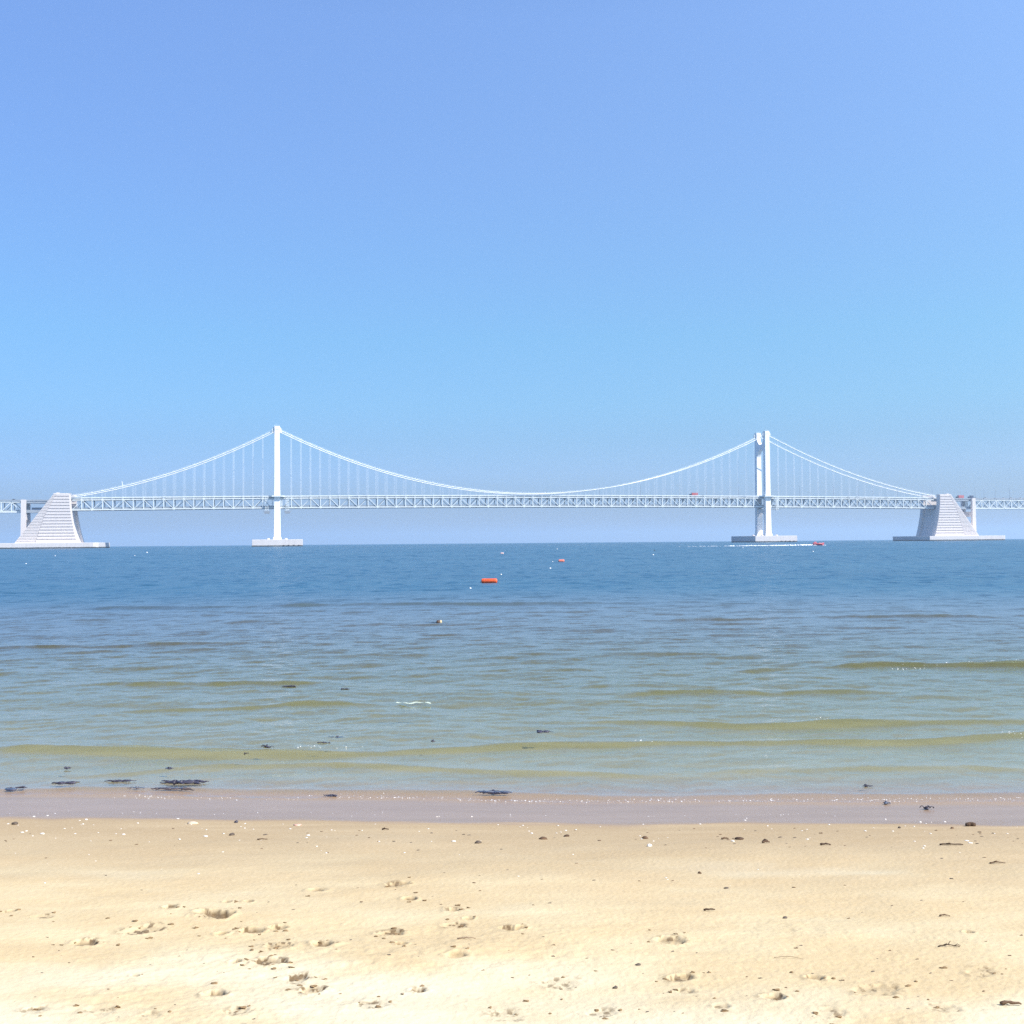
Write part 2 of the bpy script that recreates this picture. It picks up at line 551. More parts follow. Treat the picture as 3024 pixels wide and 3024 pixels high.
# ------------------------------------------------------------------ sea
# crests of the small breakers: (distance at x=0, slope along x, height, width, from x, to x)
CRESTS = [(11.75, -0.02, 0.050, 0.17, -6.5, 1.3), (11.95, 0.05, 0.036, 0.15, -0.8, 8.0), (13.25, -0.03, 0.048, 0.20, 0.2, 7.5), (18.2, 0.10, 0.055, 0.26, 3.0, 12.0),
          (14.9, 0.06, 0.022, 0.2, -6, -1.0), (15.9, 0.0, 0.020, 0.22, 1.0, 6.0), (24.5, 0.05, 0.035, 0.4, -14, -3.5), (30.5, 0.02, 0.04, 0.45, 3, 17), (21.2, 0.02, 0.03, 0.3, -1, 4.5),
          (10.65, 0.02, 0.016, 0.16, -5, 2), (10.55, -0.04, 0.014, 0.16, 1, 6), (17.2, -0.02, 0.02, 0.25, -9, -2), (39.0, 0.03, 0.05, 0.5, -16, 8)]


def wave_height(x, y):
    z = np.zeros_like(x)
    fade = lambda wl: 1 - sstep(y, wl * 55, wl * 110)
    q = np.random.default_rng(5)
    shoal = 0.25 + 0.75 * sstep(y, 10.0, 16)
    for i in range(46):
        wl = 0.22 * 1.085 ** i
        spread = 0.75 if wl < 0.7 else 0.42
        a = q.normal() * spread
        kx, ky = math.sin(a) * 2 * math.pi / wl, math.cos(a) * 2 * math.pi / wl
        amp = 0.0036 * wl ** 0.75 if wl < 1.1 else 0.0036 * 1.1 ** 0.75 * (wl / 1.1) ** 0.1
        env = 0.3 + 2.0 * np.clip(vnoise(x / (wl * 2.2) + i * 3.1, y / (wl * 2.0) + i * 1.7, i) + 0.15, 0, 1)
        ph = kx * x + ky * y + q.uniform(0, 6.28) + 1.3 * vnoise(x / (wl * 6), y / (wl * 6), 200 + i)
        s = np.sin(ph)
        z += amp * env * (s + 0.25 * np.cos(2 * ph)) * fade(wl) * (shoal if wl > 0.6 else 0.5 + 0.5 * shoal)
    for j, (y0, sl_, h, wd, xa, xb) in enumerate(CRESTS):
        yc = y0 + sl_ * x + 0.16 * np.sin(x * 0.8 + j) + 0.55 * fbm(x * 0.35, np.full_like(x, j * 5.3), 300 + j, 3)
        env = sstep(x, xa, xa + 1.5) * (1 - sstep(x, xb - 1.5, xb)) * (0.6 + 1.5 * np.clip(vnoise(x * 0.8, np.full_like(x, j * 2.2), 400 + j) + 0.2, 0, 1))
        t = (y - yc) / wd
        t = np.where(t < 0, t * 1.9, t * 0.75)
        z += 1.4 * h * env * np.exp(-t * t)
    return z


def build_sea():
    th = np.radians(np.concatenate([np.linspace(-86, -31, 45), np.linspace(-30, 30, 1050), np.linspace(31, 86, 45)]))
    r = [8.2]
    while r[-1] < 14000:
        y = r[-1]
        r.append(y * (1.0021 if y < 14 else 1.0034 if y < 70 else 1.008 if y < 160 else 1.05))
    TH, RR = np.meshgrid(th, np.array(r))
    k = 1.0 / np.maximum(np.cos(TH), 0.45)
    X, Y = RR * k * np.sin(TH), RR * k * np.cos(TH)
    Z = wave_height(X, Y) * sstep(Y, 9.0, 10.2)
    dist = np.hypot(X, Y)
    bed = sand_base(X, Y)
    depth = np.clip(-bed, 0, 30)
    # the last thin film of water at the edge
    Z += 0.012 * fbm(X * 1.5, Y * 0.6, 9, 3) * (1 - sstep(Y, 10, 12))
    lip = 9.72 - shore(X)
    Z += 0.034 * (0.6 + 1.2 * np.clip(vnoise(X * 0.7, X * 0 + 3.3, 77) + 0.3, 0, 1)) * np.exp(-((Y - lip) / 0.10) ** 2) * (np.abs(X) < 9)
    Z -= dist ** 2 / (2 * 6.371e6)
    return X, Y, Z, depth, dist


def sea_material():
    m = NT('sea_water')
    p = m.pos()
    dep = m.attr('depth')
    far = m.ramp(m.attr('dist'), 22.0, 56.0)
    # small ripples the mesh is too coarse for
    sp_ = m.n('ShaderNodeSeparateXYZ')
    m.put(sp_.inputs[0], p)
    lg = m.math('LOGARITHM', m.math('MAXIMUM', m.attr('dist'), 3.0), math.e)
    def shoreward(kx, kl):
        # wave groups: of constant length along the crest, longer apart with the distance offshore
        c_ = m.n('ShaderNodeCombineXYZ')
        m.put(c_.inputs[0], m.math('MULTIPLY', sp_.outputs[0], kx))
        m.put(c_.inputs[1], m.math('MULTIPLY', lg, kl))
        return c_.outputs[0]
    s1 = m.noise(shoreward(0.9, 46.0), 1.0, 4, 0.65).outputs['Color']
    s2 = m.noise(m.scaled(p, (9.0, 13.0, 1)), 1.0, 3, 0.6).outputs['Color']
    s3 = m.noise(shoreward(0.30, 30.0), 1.0, 4, 0.65).outputs['Color']
    s4 = m.noise(shoreward(2.0, 40.0), 1.0, 4, 0.62).outputs['Color']
    g = m.n('ShaderNodeNewGeometry').outputs['Normal']
    def tilt(col, amt):
        d = m.vmath('MULTIPLY', m.vmath('SUBTRACT', col, (0.5, 0.5, 0.5)), (1, 1, 0))
        return m.vmath('SCALE', d, amt)
    n = m.vmath('ADD', g, tilt(s2, 0.30))
    n = m.vmath('ADD', n, tilt(s4, m.ramp(m.attr('dist'), 10.0, 28.0, 0.10, 0.40)))
    n = m.vmath('ADD', n, tilt(s1, m.ramp(m.attr('dist'), 20, 70, 0.0, 1.3)))
    n = m.vmath('ADD', n, tilt(s3, m.ramp(m.attr('dist'), 50, 250, 0.0, 1.3)))
    n = m.vmath('NORMALIZE', n)
    # a wavelet's far side is hidden by its own crest: no facet may face away from the eye
    inc = m.n('ShaderNodeNewGeometry').outputs['Incoming']
    dt = m.n('ShaderNodeVectorMath', operation='DOT_PRODUCT')
    m.put(dt.inputs[0], n); m.put(dt.inputs[1], inc)
    bf = m.n('ShaderNodeNewGeometry').outputs['Backfacing']
    si = m.n('ShaderNodeSeparateXYZ')
    m.put(si.inputs[0], inc)
    lim = m.math('ADD', m.math('MULTIPLY', m.math('ABSOLUTE', si.outputs[2]), 0.55), 0.03)
    n = m.vmath('ADD', n, m.vmath('SCALE', inc, m.math('MULTIPLY', m.math('MAXIMUM', m.math('SUBTRACT', lim, dt.outputs['Value']), 0.0), m.math('SUBTRACT', 1.0, bf))))
    n = m.vmath('NORMALIZE', n)
    # near: clear water over sand, sky mirrored on top
    path = m.math('MULTIPLY', dep, 1.35)
    def ex(k): return m.math('EXPONENT', m.math('MULTIPLY', path, -k))
    comb = m.n('ShaderNodeCombineColor')
    for s, k in zip(comb.inputs, (0.38, 0.28, 0.65)): m.put(s, ex(k))
    tr = m.n('ShaderNodeBsdfTransparent')
    m.put(tr.inputs['Color'], comb.outputs[0])
    body_col = m.mix(m.ramp(dep, 0.8, 3.4), (0.20, 0.175, 0.07), (0.030, 0.102, 0.128))
    df = m.n('ShaderNodeBsdfDiffuse')
    m.put(df.inputs['Color'], body_col)
    mx = m.n('ShaderNodeMixShader')
    m.put(mx.inputs[0], m.math('SUBTRACT', 1.0, ex(0.50)))
    m.put(mx.inputs[1], tr.outputs[0])
    m.put(mx.inputs[2], df.outputs[0])
    gl = m.n('ShaderNodeBsdfGlossy')
    m.put(gl.inputs['Roughness'], m.ramp(m.attr('dist'), 10.0, 45.0, 0.12, 0.30))
    gl.inputs['Color'].default_value = (1, 1, 1, 1)
    m.put(gl.inputs['Normal'], n)
    fr = m.n('ShaderNodeFresnel')
    # light that leaves the water from below is treated like light that enters it (no bending, no total reflection)
    m.put(fr.inputs['IOR'], m.math('ADD', 1.333, m.math('MULTIPLY', bf, 1 / 1.333 - 1.333)))
    m.put(fr.inputs['Normal'], n)
    nearS = m.n('ShaderNodeMixShader')
    m.put(nearS.inputs[0], fr.outputs[0])
    m.put(nearS.inputs[1], mx.outputs[0])
    m.put(nearS.inputs[2], gl.outputs[0])
    # far: deep rough sea
    pt = m.noise(m.scaled(p, (0.01, 0.03, 1)), 1.0, 4, 0.6).outputs['Fac']
    deepc = m.mix(m.ramp(pt, 0.35, 0.65), (0.015, 0.070, 0.122), (0.023, 0.088, 0.142))
    farS = m.bsdf(deepc, 0.26, 0.5, n, ior=1.333)
    mm = m.n('ShaderNodeMixShader')
    m.put(mm.inputs[0], far)
    m.put(mm.inputs[1], nearS.outputs[0])
    m.put(mm.inputs[2], farS)
    return m.done(mm.outputs[0])


X, Y, Z, DEP, DIST = build_sea()
sea = grid_mesh('sea_water', X, Y, Z, sea_material(), {'depth': DEP, 'dist': DIST})
tag(sea, kind='structure')


# ------------------------------------------------------------------ haze over the whole scene
HAZE_DENSITY = 0.00016
hb = MB()
hb.box(-9000, 9000, -700, 16000, -60, 135)
hz = NT('sea_haze')
pv = hz.n('ShaderNodeVolumePrincipled')
pv.inputs['Color'].default_value = (0.65, 0.81, 0.97, 1)
pv.inputs['Density'].default_value = HAZE_DENSITY
pv.inputs['Anisotropy'].default_value = 0.2
hz.t.links.new(pv.outputs[0], hz.out.inputs['Volume'])
haze = hb.build('haze', hz.m)
tag(haze, kind='stuff')


# ------------------------------------------------------------------ the suspension bridge (s along, v across away from the beach, z up)
bridge = empty('suspension_bridge', NB * BD, -BA)
tag(bridge, 'long white suspension bridge with two tall towers and a double-deck truss over the sea', 'bridge')


def ztop(s):
    return 49.4 - 1.3e-5 * (s - 270.0) ** 2


LEG_V = (0.0, 21.0)


def ellipse_arc(cv, cz, rv, rz, a0, a1, n=20):
    return [(cv + rv * math.cos(R(a0 + (a1 - a0) * i / n)), cz + rz * math.sin(R(a0 + (a1 - a0) * i / n))) for i in range(n + 1)]


def make_tower(s0, dz):
    t = empty('tower'); t.parent = bridge
    cb = MB()
    # upper strut: hollowed from above and arched below
    top = ellipse_arc(10.5, 110.5 + dz, 8.3, 9.3, 180, 360)
    bot = ellipse_arc(10.5, 85.5 + dz, 8.4, 11.0, 0, 180)
    cb.prism(top + bot, s0 - 1.9, s0 + 1.9, 'x')
    cb.build('upper_strut', M_TOWER, t)
    cb = MB()
    # beam under the deck, arched below
    bot2 = ellipse_arc(10.5, 22.0, 8.3, 9.0, 0, 180)
    cb.prism([(2.2, 34.6), (18.8, 34.6)] + bot2, s0 - 1.9, s0 + 1.9, 'x')
    cb.build('lower_strut', M_TOWER, t)
    for v0 in LEG_V:
        lg = MB()
        secs = [(6.5, 3.9, 3.6), (8.3, 3.9, 3.6), (9.2, 3.2, 2.9), (46, 2.95, 2.6), (111.2 + dz, 2.5, 2.3), (111.2 + dz, 2.25, 2.05), (111.7 + dz, 2.25, 2.05), (111.7 + dz, 2.55, 2.35), (114.6 + dz, 2.5, 2.3)]
        vs, fs = [], []
        for z, a, b in secs:
            c = min(a, b) * 0.12
            vs += [(s0 - a + c, v0 - b, z), (s0 + a - c, v0 - b, z), (s0 + a, v0 - b + c, z), (s0 + a, v0 + b - c, z), (s0 + a - c, v0 + b, z), (s0 - a + c, v0 + b, z), (s0 - a, v0 + b - c, z), (s0 - a, v0 - b + c, z)]
        for i in range(len(secs) - 1):
            for k in range(8):
                fs.append((i * 8 + k, i * 8 + (k + 1) % 8, i * 8 + 8 + (k + 1) % 8, i * 8 + 8 + k))
        fs += [tuple(range(8))[::-1], tuple(range(len(vs) - 8, len(vs)))]
        lg.add(vs, fs)
        L = lg.build('leg', M_TOWER, t)
        # saddle housing and rails on the leg's shoulders
        for sg in (-1, 1):
            sd = MB()
            sd.prism([(s0 + sg * 2.4, 113.6 + dz), (s0 + sg * 4.4, 110.6 + dz), (s0 + sg * 4.4, 109.4 + dz), (s0 + sg * 2.4, 110.4 + dz)], v0 - 0.9, v0 + 0.9, 'y')
            for dv in (-1, 1):
                sd.bar((s0 + sg * 2.5, v0 + dv * 0.85, 114.2 + dz), (s0 + sg * 4.6, v0 + dv * 0.85, 110.9 + dz), 0.2, 0.6)
            sd.build('saddle', M_STEEL, t)
        sd = MB()
        sd.bar((s0 - 2.3, v0 - 2.1, 115.6 + dz), (s0 + 2.3, v0 - 2.1, 115.6 + dz), 0.12, 0.12)
        for k in (-2.2, -0.7, 0.7, 2.2):
            sd.bar((s0 + k, v0 - 2.1, 114.6 + dz), (s0 + k, v0 - 2.1, 115.6 + dz), 0.12, 0.12)
        sd.build('top_rail', M_STEEL, t)
    ft = MB()
    ft.box(s0 - 23, s0 + 23.5, -20, 41, -14, 6.5)
    ft.build('footing', M_FOOT, t, bevel=0.3)
    for v0 in LEG_V:
        for k in (-8.2, 8.2):
            pl = MB()
            pl.lathe([(0.1, 6.5), (1.6, 6.5), (1.5, 7.2), (1.0, 7.7), (0.2, 7.8)], 12, 'z', (s0 + k, v0 - 4, 0))
            pl.build('bollard', M_FOOT, t)
    for k in (5.2, 9.8, 14.5, 19.0):
        fd = MB()
        fd.box(s0 + k, s0 + k + 1.3, -20.6, -20.05, -0.8, 1.4)
        fd.build('fender', M_RUBBER, t)
    # walkway bulging round the leg at deck level
    wk = MB()
    zt = ztop(s0)
    wk.prism([(s0 - 7.5, 2.6), (s0 - 5, -5.5), (s0 + 5, -5.5), (s0 + 7.5, 2.6)], zt - 1.4, zt - 0.15, 'z')
    wk.build('walkway', M_STEEL, t)
    wk = MB()
    wk.prism([(s0 - 7.5, 18.4), (s0 - 5, 26.5), (s0 + 5, 26.5), (s0 + 7.5, 18.4)], zt - 1.4, zt - 0.15, 'z')
    wk.build('walkway', M_STEEL, t)
    return t


make_tower(0.0, -0.2)
make_tower(501.0, 1.6)


# anchorages: t runs from the inner top corner away from the span
def inner_t(z):
    q = (49.5 - z) / 44.5
    return -7.0 * q ** 1.9


def outer_t(z):
    q = (49.5 - z) / 44.5
    return 14.0 + 33.0 * q


def make_anchorage(s0, sg):
    P = lambda t: s0 + sg * t
    zs = [5 + (49.5 - 5) * i / 16 for i in range(17)]
    body = MB()
    zb = [z for z in zs if z < 34] + [34.0]
    body.prism([(P(inner_t(z) + 2.2), z) for z in zb] + [(P(outer_t(z)), z) for z in reversed(zb)], -2.2, 22.2, 'y')
    an = body.build('anchorage', M_CONC, bridge)
    for va, vb, front in ((-7.4, -2.2, True), (22.2, 27.4, False)):
        wl = MB()
        wl.prism([(P(inner_t(z)), z) for z in zs] + [(P(outer_t(z)), z) for z in reversed(zs)], va, vb, 'y')
        y0, y1 = (-8.2, -7.35) if front else (27.35, 28.2)
        # cladding courses, coarse towards the span and finer on the sloping side
        dv = lambda z: (0.30 if z > 25 else 0.33) * (outer_t(z) - inner_t(z)) * (0.62 + 0.38 * (49.5 - z) / 44.5)
        n = 16
        h = 44.5 / n
        for i in range(n):
            a, b = 5 + i * h + (0.85 if i else 0.0), 5 + (i + 1) * h
            wl.prism([(P(inner_t(a) + 0.5), a), (P(outer_t(a) - dv(a) - 0.1), a), (P(outer_t(b) - dv(b) - 0.1), b), (P(inner_t(b) + 0.5), b)], y0, y1, 'y')
            for k in range(2):
                a2, b2 = 5 + (i + k / 2) * h + (0.42 if i + k else 0), 5 + (i + k / 2 + 0.5) * h
                wl.prism([(P(outer_t(a2) - dv(a2) + 0.2), a2), (P(outer_t(a2) - 0.3), a2), (P(outer_t(b2) - 0.3), b2), (P(outer_t(b2) - dv(b2) + 0.2), b2)], y0 + (0.1 if front else -0.1), y1, 'y')
        # coping and a small plant room on top
        wl.box(min(P(-0.3), P(14.2)), max(P(-0.3), P(14.2)), va - 0.3, vb + 0.2, 49.5, 49.95)
        wl.box(min(P(9.5), P(12)), max(P(9.5), P(12)), va + 1, vb - 1.5, 49.95, 50.7)
        wl.build('side_wall', M_CONC, an)
    pd = MB()
    a, b = (P(-20.5), P(71)) if sg > 0 else (P(100), P(-26))
    lo, hi = min(a, b), max(a, b)
    if sg < 0: lo = -262.0
    pd.prism([(lo, -20), (hi - 4, -20), (hi, -16), (hi, 52), (lo, 52)] if sg < 0 else [(lo, -20), (hi - 1.5, -20), (hi, -18.5), (hi, 52), (lo, 52)], -14, 5.0, 'z')
    pd.build('pedestal', M_FOOT, an, bevel=0.25)
    return an


make_anchorage(-184.0, -1)
make_anchorage(697.0, 1)

# stiffening trusses
SPANS = [([-184 + 9.0 * i for i in range(0, 19)] + [-13.3], 1), ([13.4 + 9.1 * i for i in range(53)], 0), ([514.9 + 9.1 * i for i in range(20)] + [697.0], 0)]
SPANS[0] = ([-13.3 - 9.02 * i for i in range(19)], 0)
SPANS[1] = ([13.4 + 9.11 * i for i in range(53)], 0)
SPANS[2] = ([514.4 + 9.13 * i for i in range(20)], 0)
TRUSS_V = (3.3, 17.7)


def truss_mesh(v, runs):
    m = MB()
    for nodes, par in runs:
        nd = sorted(nodes)
        par0 = 0 if nodes[0] == nd[0] else (len(nd) - 1) % 2
        for i, s in enumerate(nd):
            zt, zb = ztop(s) - 2.6, ztop(s) - 11.7
            m.bar((s, v, zb), (s, v, zt), 0.72, 0.75, (1, 0, 0))
            if i + 1 < len(nd):
                s2 = nd[i + 1]
                zt2, zb2 = ztop(s2) - 2.6, ztop(s2) - 11.7
                m.bar((s, v, zt), (s2, v, zt2), 0.9, 1.05)
                m.bar((s, v, zb), (s2, v, zb2), 0.9, 1.0)
                if (i + par0) % 2 == 0: m.bar((s, v, zt), (s2, v, zb2), 0.5, 0.62, (0, 1, 0))
                else: m.bar((s, v, zb), (s2, v, zt2), 0.5, 0.62, (0, 1, 0))
            gz = zt if (i + par0) % 2 == 0 else zb
            m.box(s - 0.9, s + 0.9, v - 0.49, v + 0.49, gz - 0.75, gz + 0.75)
    # across the towers and into the anchorages
    for a, b in ((-13.3, 13.4), (487.1, 514.4), (-184.0, -175.6), (687.9, 697.0)):
        for dz in (2.6, 11.7):
            m.bar((a, v, ztop(a) - dz), (b, v, ztop(b) - dz), 0.88, 0.98)
    for s0 in (0.0, 501.0):
        for k in (-1, 1):
            m.bar((s0 + k * 13.3, v, ztop(s0) - 2.6), (s0 + k * 5.0, v, ztop(s0) - 11.7), 0.5, 0.6, (0, 1, 0))
            m.bar((s0 + k * 4.5, v, ztop(s0) - 11.7), (s0 + k * 4.5, v, ztop(s0) - 2.6), 0.7, 0.7, (1, 0, 0))
    m.bar((-175.6, v, ztop(-176) - 2.6), (-184, v, ztop(-184) - 11.7), 0.5, 0.6, (0, 1, 0))
    m.bar((687.9, v, ztop(688) - 2.6), (697, v, ztop(697) - 11.7), 0.5, 0.6, (0, 1, 0))
    return m


for v in TRUSS_V:
    truss_mesh(v, SPANS).build('stiffening_truss', M_STEEL, bridge)

ST = [-190 + 10 * i for i in range(90)]
ST = [s for s in ST if s <= 705]


def ribbon(m, y0, y1, d0, d1, ss=ST):
    for a, b in zip(ss[:-1], ss[1:]):
        vs = []
        for s in (a, b):
            vs += [(s, y0, ztop(s) - d1), (s, y1, ztop(s) - d1), (s, y1, ztop(s) - d0), (s, y0, ztop(s) - d0)]
        fs = [(0, 1, 5, 4), (1, 2, 6, 5), (2, 3, 7, 6), (3, 0, 4, 7)]
        if a == ss[0]: fs.append((3, 2, 1, 0))
        if b == ss[-1]: fs.append((4, 5, 6, 7))
        m.add(vs, fs)


ud = MB(); ribbon(ud, 2.75, 18.25, 1.25, 1.75)
deck = ud.build('upper_deck', M_DECK, bridge)
for va in (2.35, 18.26):
    er = MB(); ribbon(er, va, va + 0.39, 0.1, 1.0)
    er.build('edge_barrier', M_STEEL, deck)
ra = MB(); ribbon(ra, 3.6, 17.4, 1.19, 1.245)
ra.build('road_surface', M_ASPH, deck)
for v in (5.4, 8.8, 12.2, 15.6):
    gd_ = MB(); ribbon(gd_, v - 0.2, v + 0.2, 1.76, 2.6)
    gd_.build('stringer', M_GREY, deck)
ld = MB(); ribbon(ld, 3.8, 17.2, 10.6, 11.1)
ldeck = ld.build('lower_deck', M_DECK, bridge)
for v in (4.0, 17.0):
    lr = MB(); ribbon(lr, v - 0.12, v + 0.12, 9.6, 10.55)
    lr.build('edge_barrier', M_GREY, ldeck)
for v in (4.6, 10.5, 16.4):
    un = MB(); ribbon(un, v - 0.5, v + 0.5, 11.12, 12.5)
    un.build('stringer', M_GREY, ldeck)
for nodes, _ in SPANS:
    fb = MB()
    for s in nodes:
        zt, zb = ztop(s) - 2.7, ztop(s) - 11.7
        fb.bar((s, 3.8, zt), (s, 17.2, zt), 0.5, 1.0)
        fb.bar((s, 3.8, zb - 0.3), (s, 17.2, zb - 0.3), 0.5, 1.1)
        fb.bar((s, 4.0, zt - 4.2), (s, 7.2, zt - 0.5), 0.4, 0.45, (1, 0, 0))
        fb.bar((s, 17.0, zt - 4.2), (s, 13.8, zt - 0.5), 0.4, 0.45, (1, 0, 0))
    fb.build('floor_beams', M_GREY, bridge)


# main cables
def zcable(s):
    if s < 0: a, b, za, zb, sag = -184.5, 0.0, 47.6, 112.0, 8.7
    elif s <= 501: return 50.6 + 61.6 * ((s - 250.5) / 250.5) ** 2
    else: a, b, za, zb, sag = 501.0, 697.5, 113.4, 48.3, 8.7
    q = (s - a) / (b - a)
    return za + (zb - za) * q - 4 * sag * q * (1 - q)


CAB_V = (1.2, 19.8)
BANDS = sorted(s for nodes, _ in SPANS for s in nodes if zcable(s) - ztop(s) > 2.0)
stations = set([-184.5, 697.5] + [-184.5 + 184.5 * i / 24 for i in range(25)] + [501 * i / 60 for i in range(61)] + [501 + 196.5 * i / 24 for i in range(25)])
stations = {round(s, 3): 0.37 for s in stations if all(abs(s - q) > 1.2 for q in BANDS)}
for q in BANDS:
    for d, r_ in ((-1.0, 0.37), (-0.9, 0.5), (0.9, 0.5), (1.0, 0.37)): stations[round(q + d, 3)] = r_
for v in CAB_V:
    pts = [(s, v, zcable(s)) for s in sorted(stations)]
    cm = MB()
    cm.tube(pts, [stations[k] for k in sorted(stations)], 8)
    cb = cm.build('main_cable', M_CABLE, bridge)
    for dv in (-0.45, 0.45):
        hr = MB()
        hr.tube([(p[0], p[1] + dv, p[2] + 1.25) for p in pts], 0.04, 4)
        hr.build('hand_rope', M_CABLE, cb)
post = MB()
post.bar((-140, 1.2, zcable(-140)), (-140, 1.2, zcable(-140) + 4.0), 0.5, 0.5)
post.bar((-140.6, 1.2, zcable(-140) + 4.0), (-139.4, 1.2, zcable(-140) + 4.0), 0.6, 0.5)
post.build('marker_post', M_CABLE, bridge)

back = MB()
for nodes, _ in SPANS:
    for s in nodes:
        if zcable(s) - ztop(s) < 1.2: continue
        for v, tgt in ((CAB_V[0], MB()), (CAB_V[1], back)):
            for ds in (-0.42, 0.42):
                tgt.tube([(s + ds, v, ztop(s) - 2.4), (s + ds, v, zcable(s))], 0.055, 5)
            if tgt is not back:
                tgt.bar((s - 0.5, v, ztop(s) - 2.4), (s + 0.5, v, ztop(s) - 2.4), 1.6, 0.5)
                tgt.build('hanger', M_HANGER, bridge)
            else:
                back.bar((s - 0.5, v, ztop(s) - 2.4), (s + 0.5, v, ztop(s) - 2.4), 1.6, 0.5)
bh = back.build('hanger', M_HANGER, bridge)
bh['kind'] = 'stuff'


# lattice lift cages slung beside the towers
def cage(s, full=True):
    m = MB()
    zt = ztop(s) - 1.0
    zb = zt - 14.0
    for a in (-1.4, 1.4):
        for b in (0.2, 2.6):
            m.bar((s + a, b, zb), (s + a, b, zt), 0.28, 0.28, (1, 0, 0))
    k = zb
    while k < zt - 0.5:
        for b in (0.2, 2.6):
            m.bar((s - 1.4, b, k), (s + 1.4, b, k), 0.22, 0.3)
            m.bar((s - 1.4, b, k), (s + 1.4, b, k + 1.7), 0.16, 0.2)
        k += 1.7
    m.build('lift_cage', M_STEEL, bridge)
    if full:
        t = MB()
        t.prism([(s - 3.2, zb), (s + 3.2, zb), (s + 2.1, zb - 2.3), (s - 2.1, zb - 2.3)], -0.6, 3.4, 'y')
        t.bar((s - 3.3, -0.5, zb + 0.9), (s + 3.3, -0.5, zb + 0.9), 0.14, 0.14)
        for a in (-3.2, -1.6, 0, 1.6, 3.2):
            t.bar((s + a, -0.5, zb), (s + a, -0.5, zb + 0.9), 0.12, 0.12)
        t.build('work_platform', M_GREY, bridge)


cage(-9.6)
cage(9.6)
cage(501 + 11.5, False)
gp = MB()
gp.box(505, 516, 0.5, 6, ztop(510) - 14.6, ztop(510) - 14.0)
for a in (505.2, 508.8, 512.4, 515.8):
    gp.bar((a, 0.6, ztop(510) - 14.0), (a, 0.6, ztop(510) - 12.0), 0.2, 0.2)
gp.bar((505.2, 0.6, ztop(510) - 12.9), (515.8, 0.6, ztop(510) - 12.9), 0.15, 0.15)
gp.build('work_platform', M_GREY, bridge)


# ------------------------------------------------------------------ approach viaducts
def viaduct(label, sa, sb, zt, pan, piers, ta, tb, zgrad=0.0):
    root = empty('approach_viaduct', NB * BD, -BA)
    tag(root, label, 'viaduct', 'approach viaducts of the bridge')
    Zt = lambda s: zt + zgrad * (s - sa)
    n = int(abs(sb - sa) / pan)
    sg = 1 if sb > sa else -1
    nd = [sa + sg * pan * i for i in range(n + 1)]
    for v in (4.2, 17.0):
        m = MB()
        for i, s in enumerate(nd):
            a, b = Zt(s) - 1.7, Zt(s) - 10.8
            m.bar((s, v, b), (s, v, a), 0.8, 0.8, (1, 0, 0))
            if i < n:
                s2 = nd[i + 1]
                m.bar((s, v, a), (s2, v, Zt(s2) - 1.7), 0.9, 1.3)
                m.bar((s, v, b), (s2, v, Zt(s2) - 10.8), 0.9, 1.3)
                if i % 2: m.bar((s, v, a), (s2, v, Zt(s2) - 10.8), 0.6, 0.9, (0, 1, 0))
                else: m.bar((s, v, b), (s2, v, Zt(s2) - 1.7), 0.6, 0.9, (0, 1, 0))
        m.build('side_truss', M_STEEL, root)
    lo, hi = min(sa, sb, ta, tb), max(sa, sb, ta, tb)
    d = MB()
    d.box(lo, hi, 3.4, 17.8, Zt(sa) - 1.0, Zt(sa) - 0.45)
    for v in (3.4, 17.5): d.box(lo, hi, v, v + 0.3, Zt(sa) - 0.44, Zt(sa) + 0.35)
    ta_, tb_ = min(ta, tb), max(ta, tb)
    d.box(ta_, tb_, 3.8, 17.3, Zt(sa) - 2.9, Zt(sa) - 1.05)
    d.build('upper_deck', M_DECK, root)
    l = MB()
    l.box(lo, hi, 4.8, 16.4, Zt(sa) - 10.3, Zt(sa) - 9.8)
    l.box(ta_, tb_, 4.2, 16.9, Zt(sa) - 11.6, Zt(sa) - 10.35)
    for v in (4.8, 16.2): l.box(lo, hi, v, v + 0.2, Zt(sa) - 9.79, Zt(sa) - 8.9)
    l.build('lower_deck', M_DECK, root)
    for s, v0 in piers:
        p = MB()
        top = Zt(sa) + 0.3
        p.prism([(s - 2.4, -13), (s + 2.4, -13), (s + 2.0, 31.5), (s + 2.0, top), (s - 2.0, top), (s - 2.0, 31.5)], v0, v0 + 3.2, 'y')
        p.prism([(s - 2.4, -13), (s + 2.4, -13), (s + 2.0, 31.5), (s + 2.0, top), (s - 2.0, top), (s - 2.0, 31.5)], 17.8, 21.0, 'y')
        p.box(s - 1.9, s + 1.9, v0 + 3.2, 17.8, 26.0, 31.4)
        p.build('pier', M_CONC, root)
    # transition columns standing on the anchorage
    return root


viaduct('white truss approach viaduct running off the left edge beside the left anchorage', -227.6, -420.0, 44.2, 8.6, [(-225.3, -0.1)], -227.5, -190)
viaduct('white truss approach viaduct running off the right edge behind the right anchorage', 747.0, 1010.0, 45.9, 9.2, [(743.9, -0.1), (890, -0.1)], 746.5, 703, -0.004)


# ------------------------------------------------------------------ vehicles on the bridge
def bpt(s, v, z): return NB * (BD + v) + UB * s + Vector((0, 0, z))


